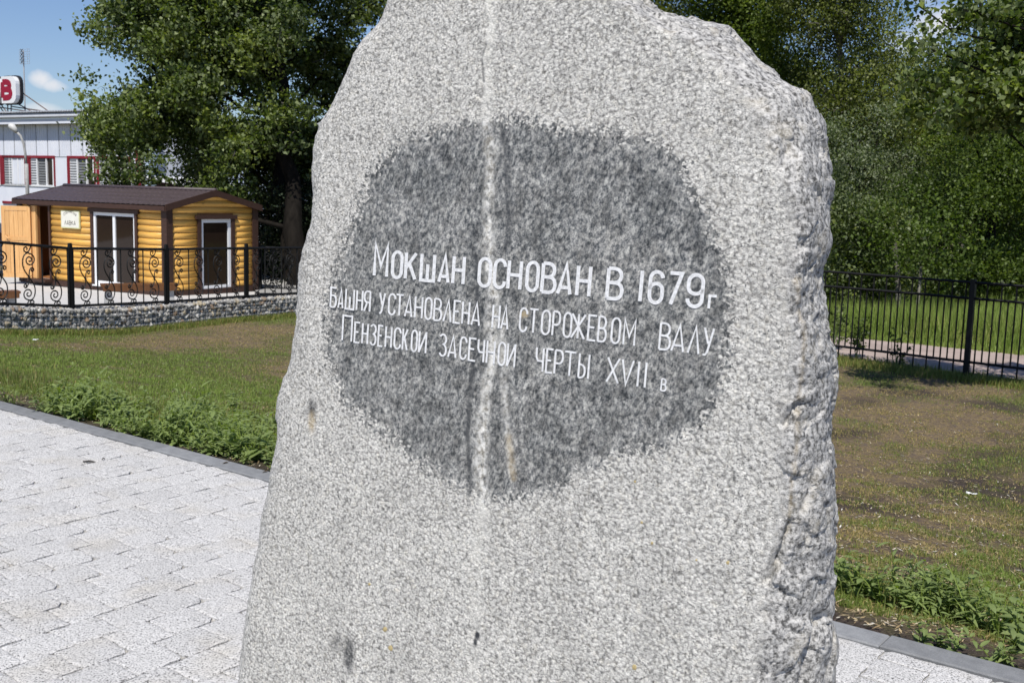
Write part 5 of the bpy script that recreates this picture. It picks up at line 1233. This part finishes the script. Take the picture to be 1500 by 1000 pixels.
# ------------------------------------------------------------------ grass
def blade_field(name, XY, h, w, tint, mat, seed, lean=.6, **k):
    rnd = np.random.default_rng(seed); N = len(XY); z = gz(XY[:, 0], XY[:, 1]) + vnoise(np.column_stack([XY, np.zeros(N)]), 3.0, 3) * .022
    B = np.column_stack([XY, z - .004]); a = rnd.uniform(0, 2 * math.pi, N); d = np.column_stack([np.cos(a), np.sin(a), np.zeros(N)]); e = np.column_stack([-np.sin(a), np.cos(a), np.zeros(N)])
    ln = np.abs(rnd.normal(0, lean, N))[:, None]; h = h[:, None]; w = w[:, None]; up = np.array([0, 0, 1.])
    mid = B + up * h * .55 + e * h * ln * .25; tip = B + (up * h / np.sqrt(1 + ln ** 2 * .8) + e * h * ln * .8)
    V = np.stack([B - d * w * .5, B + d * w * .5, mid + d * w * .42, tip, mid - d * w * .42], 1).reshape(-1, 3)
    I = np.arange(N)[:, None] * 5
    F1 = np.hstack([I, I + 1, I + 2, I + 4]); me = bpy.data.meshes.new(name)
    F2 = np.hstack([I + 4, I + 2, I + 3, I + 3])
    # quads and tip triangles
    me.vertices.add(len(V)); me.vertices.foreach_set('co', V.astype(np.float32).ravel())
    loops = np.concatenate([F1, np.hstack([I + 4, I + 2, I + 3])], 1).ravel().astype(np.int32)
    me.loops.add(len(loops)); me.loops.foreach_set('vertex_index', loops)
    st = np.column_stack([np.arange(N) * 7, np.arange(N) * 7 + 4]).ravel().astype(np.int32); me.polygons.add(2 * N); me.polygons.foreach_set('loop_start', st)
    me.materials.append(mat); at_ = me.attributes.new('tint', 'FLOAT', 'POINT'); at_.data.foreach_set('value', np.repeat(tint, 5).astype(np.float32)); me.update(calc_edges=True)
    return link(bpy.data.objects.new(name, me), **k)
def scatter(n, seed, ylo, yhi, smin, extra=None):
    rnd = np.random.default_rng(seed); Y = ylo * (yhi / ylo) ** rnd.random(n); X = rnd.uniform(-.53, .53, n) * Y * 1.12
    s = (X - KP[0]) * KN[0] + (Y - KP[1]) * KN[1]; ok = s > smin
    # in front of the wall and the right fence
    wv = (np.column_stack([X, Y]) - WA[:2]) @ wnrm; rv_ = (np.column_stack([X, Y]) - RA[:2]) @ nn_
    ok &= (wv > -.02) | (X > WB[0] + 2.5); ok &= (rv_ < .12) | (X < RA[0] - 1.)
    ok &= Y < 22
    return X[ok], Y[ok], s[ok], rnd
X, Y, s, rnd = scatter(950000, 1, 4.0, 23, KW + .42)
g = greenness(X, Y); gw = greenness(X, Y, True); P = np.stack([X, Y, X * 0], 1); clump = vnoise(P, 7.0, 2)
clump2 = vnoise(P + 3, 3.1, 2); keep = rnd.random(len(X)) < np.clip(.22 + gw * .85 + clump * 1.3 + clump2 * .9, .01, 1); X, Y, s, g, clump = X[keep], Y[keep], s[keep], g[keep], clump[keep]
N = len(X); print('lawn blades', N)
tint = np.clip(g * .75 + .22 + rnd.normal(0, .2, N) + clump * .15, 0, 1); drym = rnd.random(N) < np.clip(.50 - g * .55, .05, .95); tint[drym] = rnd.uniform(0, .25, drym.sum())
h = rnd.uniform(.010, .034, N) * (1 + np.clip(g, 0, 1) * .7) * np.where(drym, .8, 1); h *= np.where((rnd.random(N) < .01), 2.2, 1)
w = rnd.uniform(.0022, .0042, N) * (1 + (Y - 4) * .05)
blade_field('lawn_grass', np.column_stack([X, Y]), h, w, tint, m_blade, 2, .9, label='short patchy lawn grass with dry straw between kerb and fences', cat='grass', kind='stuff')
# denser taller grass in the weedy strip
X, Y, s, rnd = scatter(150000, 3, 4.0, 18, KW + .12)
dens = np.exp(-((s - 1.05) / .6) ** 2) * (vnoise(np.stack([X, Y, X * 0], 1), 2.6, 2) * .9 + .6); dens = dens * np.where(X > .5, .10, 1.0) * np.clip((s - .35) / .5, .06, 1); keep = rnd.random(len(X)) < dens; X, Y = X[keep], Y[keep]; N = len(X)
blade_field('weedy_grass', np.column_stack([X, Y]), rnd.uniform(.04, .15, N), rnd.uniform(.004, .008, N), np.clip(rnd.normal(.6, .22, N), .1, 1), m_blade, 4, .6, label='longer grass among the weeds along the kerb', cat='grass', kind='stuff')
# grass fringe under wall and right fence
n = 15000; rnd = np.random.default_rng(9); t = rnd.uniform(-.5, wlen + 1, n); o = np.abs(rnd.normal(0, .12, n)); XY = WA[:2] + wd * t[:, None] + wnrm * (o[:, None] + .01)
t2 = rnd.uniform(-4, rl + 1.5, 26000); o2 = rnd.normal(-.12, .22, 26000); XY2 = RA[:2] + rd * t2[:, None] + nn_ * o2[:, None]
XY = np.vstack([XY, XY2]); N = len(XY); blade_field('edge_grass', XY, rnd.uniform(.04, .13, N), rnd.uniform(.005, .008, N), np.clip(rnd.normal(.5, .25, N), 0, 1), m_blade, 10, .5, label='grass fringe at the foot of the gabion wall and bar fence', cat='grass', kind='stuff')
# tall meadow behind the path
n = 130000; rnd = np.random.default_rng(12); t = rnd.uniform(-8, 12, n); o = wfar - .1 + rnd.random(n) ** 1.3 * 9.0; XY = RA[:2] + rd * t[:, None] + nn_ * o[:, None]
cl = vnoise(np.column_stack([XY, np.zeros(n)]), 1.6, 2); hh_ = np.clip((o - wfar + .15) * .6, .12, .62) * rnd.uniform(.6, 1.2, n) * (1 + cl * .35)
blade_field('meadow_grass', XY, hh_, rnd.uniform(.007, .015, n), np.clip(.52 + cl * .4 + rnd.normal(0, .2, n), 0, 1), m_tall, 13, .45, label='tall meadow grass on the bank behind the asphalt path', cat='grass', kind='stuff')

# ------------------------------------------------------------------ weeds along the kerb: countable leafy plants
def weed_mesh(seed, kind):
    r = random.Random(seed); mb_v = []; mb_f = []; tint = []; st = MB()
    def leaf(base, az, el, L, W, fold=.15, droop=.3, tn=.5):
        d = np.array([math.cos(az) * math.cos(el), math.sin(az) * math.cos(el), math.sin(el)]); sd_ = np.array([-math.sin(az), math.cos(az), 0]); up = np.cross(sd_, d) * -1
        if up[2] < 0: up = -up
        pts = []
        for i, (t, wd_) in enumerate(((0, .12), (.3, .85), (.6, .8), (.85, .4), (1, 0))):
            c = base + d * L * t - np.array([0, 0, 1]) * L * droop * t * t; hw = W * .5 * wd_
            pts.append((c - sd_ * hw + up * hw * fold, c, c + sd_ * hw + up * hw * fold))
        o = len(mb_v)
        for a, b, c in pts: mb_v.extend([a, b, c]); tint.extend([tn] * 3)
        for i in range(4): mb_f.extend([(o + 3 * i, o + 3 * i + 1, o + 3 * i + 4, o + 3 * i + 3), (o + 3 * i + 1, o + 3 * i + 2, o + 3 * i + 5, o + 3 * i + 4)])
    ns = r.randint(3, 6)
    for s_ in range(ns):
        az = r.uniform(0, 6.28); lean = r.uniform(.15, .9 if kind != 2 else .5); H = r.uniform(.08, .20) * (1.25 if kind == 2 else 1)
        tip = np.array([math.cos(az) * lean * H, math.sin(az) * lean * H, H]); nl = r.randint(5, 9)
        st.tube([(0, 0, -.01), tuple(tip * .5 + np.array([0, 0, .01])), tuple(tip)], [.0028, .002, .001], 3, caps=False)
        for i in range(nl):
            t = (i + 1) / nl; b = tip * t; L = r.uniform(.035, .075) * (1.15 - t * .45); ww = {0: .55, 1: .38, 2: .16}[kind]; L *= {0: 1, 1: 1.1, 2: 1.7}[kind]
            leaf(b, az + i * 2.4 + r.uniform(-.5, .5), r.uniform(.0, .8), L, L * ww, .2, r.uniform(.2, .6), min(1, max(0, r.gauss(.5, .22))))
    me = bpy.data.meshes.new('leaves'); nv0 = len(mb_v); me.from_pydata([tuple(v) for v in mb_v] + st.v, [], mb_f + [tuple(i + nv0 for i in f) for f in st.f])
    me.materials.append(m_leaf_weed); a = me.attributes.new('tint', 'FLOAT', 'POINT'); a.data.foreach_set('value', tint + [.6] * len(st.v)); return me
wm = [weed_mesh(i, [0, 1, 1, 2, 0, 1, 2][i % 7]) for i in range(28)]
r = random.Random(5); cnt = 0; tries = 0
while cnt < 285 and tries < 9000:
    tries += 1; left = cnt < 225
    t = r.uniform(-.4, 4.6) if left else r.uniform(4.6, 8.2); s_ = KW + .06 + abs(r.gauss(.0, .85 if left else .36))
    q = kpt(t, s_); px, py, zc = project((q[0], q[1], float(gz(*q))))
    if not (-25 < px < 1525) or 450 < px < 1190 or py > 1040: continue
    if r.random() > (.45 if left else .15) + 1.5 * mnoise.noise(Vector((q[0] * 1.7, q[1] * 1.7, 3))) : continue
    wi = r.randrange(28); o = bpy.data.objects.new('weed_plant', wm[wi]); sc_ = r.uniform(.75, 1.5) * (1 if left else .85) * (1.15 if .4 < s_ < 1.2 else .85); o.location = (q[0], q[1], float(gz(*q))); o.scale = (sc_, sc_, sc_ * r.uniform(.7, 1.1)); o.rotation_euler = (r.uniform(-.2, .2), r.uniform(-.2, .2), r.uniform(0, 6.28))
    kd = ['broad leafed', 'narrow leafed', 'grassy bladed'][[0, 1, 1, 2, 0, 1, 2][wi % 7]]; sd2 = 'left of the stone' if left else 'right of the stone'
    link(o, label=f'low {kd} green weed in the soil behind the kerb {sd2}', cat='weed', group=f'{kd} weeds {sd2}'); cnt += 1
print('weeds', cnt)
# saplings at the foot of the bar fence
for i, (x, y, hpx, lb_) in enumerate([(1254, 527, 75, 'bushy green sapling at the foot of the bar fence beside the stone'), (1312, 538, 60, 'thin leggy sapling against the bar fence left of the post'), (1222, 515, 90, 'dark leafy sapling half hidden behind the right edge of the stone')]):
    p = gp(x, y); H = hpx / F_PX * p[1]; t = empty('sapling', tuple(p), label=lb_, cat='sapling'); rr = random.Random(i); mb = MB(); bl = []
    for k in range(5): q = np.array([rr.uniform(-.16, .16), rr.uniform(-.1, .1), H * rr.uniform(.45, 1)]); limb(mb, (0, 0, 0), q, .008, .003, rr, .1, 4); bl += [(*(q * f), .07) for f in (.5, .75, 1)]
    mb.build('stems', m_stalk, t); me, _, _ = crown_mesh('foliage', bl, [420, 150, 320][i], .055, m_leaf_green if i == 0 else m_leaf_poplar, 70 + i, spray=.045, per=8); link(bpy.data.objects.new('foliage', me), t)
# litter: twig on the setts, scraps, dry leaves, pebbles on the lawn
q = gp(130, 678); mb = MB(); mb.tube([(-.035, 0, .006), (0, .003, .009), (.035, -.002, .006)], [.004, .006, .004], 6); o = mb.build('twig', m_twig, None, label='short dark twig lying on the pale paving', cat='twig'); o.location = (q[0], q[1], 0.0)
q = gp(151, 674); mb = MB(); mb.tube([(-.008, 0, .004), (0, .01, .012), (.008, .012, .004)], [.003, .004, .003], 5); o = mb.build('twig', m_twig, None, label='tiny curled dark twig right of the longer twig on the paving', cat='twig'); o.location = (q[0], q[1], 0.0)
def scrap(px, py, sz, label, mat, name, cat):
    q = gp(px, py); mb = MB(); rr = random.Random(int(px)); n = 5; V_ = []
    for i in range(n):
        for j in range(n): V_.append(((i / (n - 1) - .5) * sz * 1.4 + rr.uniform(-.1, .1) * sz, (j / (n - 1) - .5) * sz + rr.uniform(-.1, .1) * sz, .02 + rr.uniform(0, .35) * sz))
    mb.add(V_, [(i * n + j, i * n + j + 1, (i + 1) * n + j + 1, (i + 1) * n + j) for i in range(n - 1) for j in range(n - 1)]); o = mb.build(name, mat, None, label=label, cat=cat); o.location = tuple(q)
scrap(1423, 727, .055, 'crumpled white paper scrap on the trodden lawn at right', m_white, 'paper_scrap', 'litter'); scrap(52, 500, .05, 'small white paper scrap on the lawn below the gabion wall', m_white, 'paper_scrap', 'litter')
m_dryleaf = simple('dry_fallen_leaf', (.42, .28, .15), .8, .3, 30)
for px, py in [(388, 693), (378, 688), (1494, 950), (1482, 957), (330, 680)]:
    q = gp(px, py); mb = MB(); a = random.uniform(0, 6); L = random.uniform(.02, .04); mb.add([(L * math.cos(a), L * math.sin(a), .012), (.5 * L * math.cos(a + 1.5), .5 * L * math.sin(a + 1.5), .022), (-L * math.cos(a), -L * math.sin(a), .01), (-.5 * L * math.cos(a + 1.5), -.5 * L * math.sin(a + 1.5), .008)], [(0, 1, 2), (0, 2, 3)])
    o = mb.build('fallen_leaf', m_dryleaf, None, label='dry tan fallen leaf on the dark soil behind the kerb', cat='leaf', group='dry leaves behind the kerb'); o.location = tuple(q)
# straw, chips and crumbs lying on the lawn
Xs, Ys, s, rnd = scatter(42000, 21, 4.2, 21, KW + .1); N = len(Xs); a = rnd.uniform(0, 3.14, N); L = rnd.uniform(.006, .026, N); z = gz(Xs, Ys) + vnoise(np.stack([Xs, Ys, Xs * 0], 1), 3.0, 3) * .022
c = np.column_stack([Xs, Ys, z + rnd.uniform(.003, .018, N)]); u = np.column_stack([np.cos(a) * L, np.sin(a) * L, rnd.normal(0, .2, N) * L]); v = np.column_stack([-np.sin(a), np.cos(a), np.zeros(N)]) * rnd.uniform(.0015, .006, N)[:, None]
V_ = np.stack([c - u, c + v, c + u, c - v], 1).reshape(-1, 3); I = np.arange(N)[:, None] * 4
m_straw = NT('dry_straw_bits'); m_straw.set(m_straw.ramp(m_straw.attr('tint'), [(0, (.07, .05, .04)), (.5, (.30, .22, .11)), (.85, (.48, .38, .22)), (1, (.6, .58, .52))]), .8); m_straw = m_straw.m
link(bpy.data.objects.new('straw_litter', np_mesh('straw_litter', V_, np.hstack([I, I + 1, I + 2, I + 3]), m_straw, False, {'tint': np.repeat(rnd.random(N) ** .8, 4)})), label='dry straw and crumbs scattered over the lawn', cat='straw', kind='stuff')
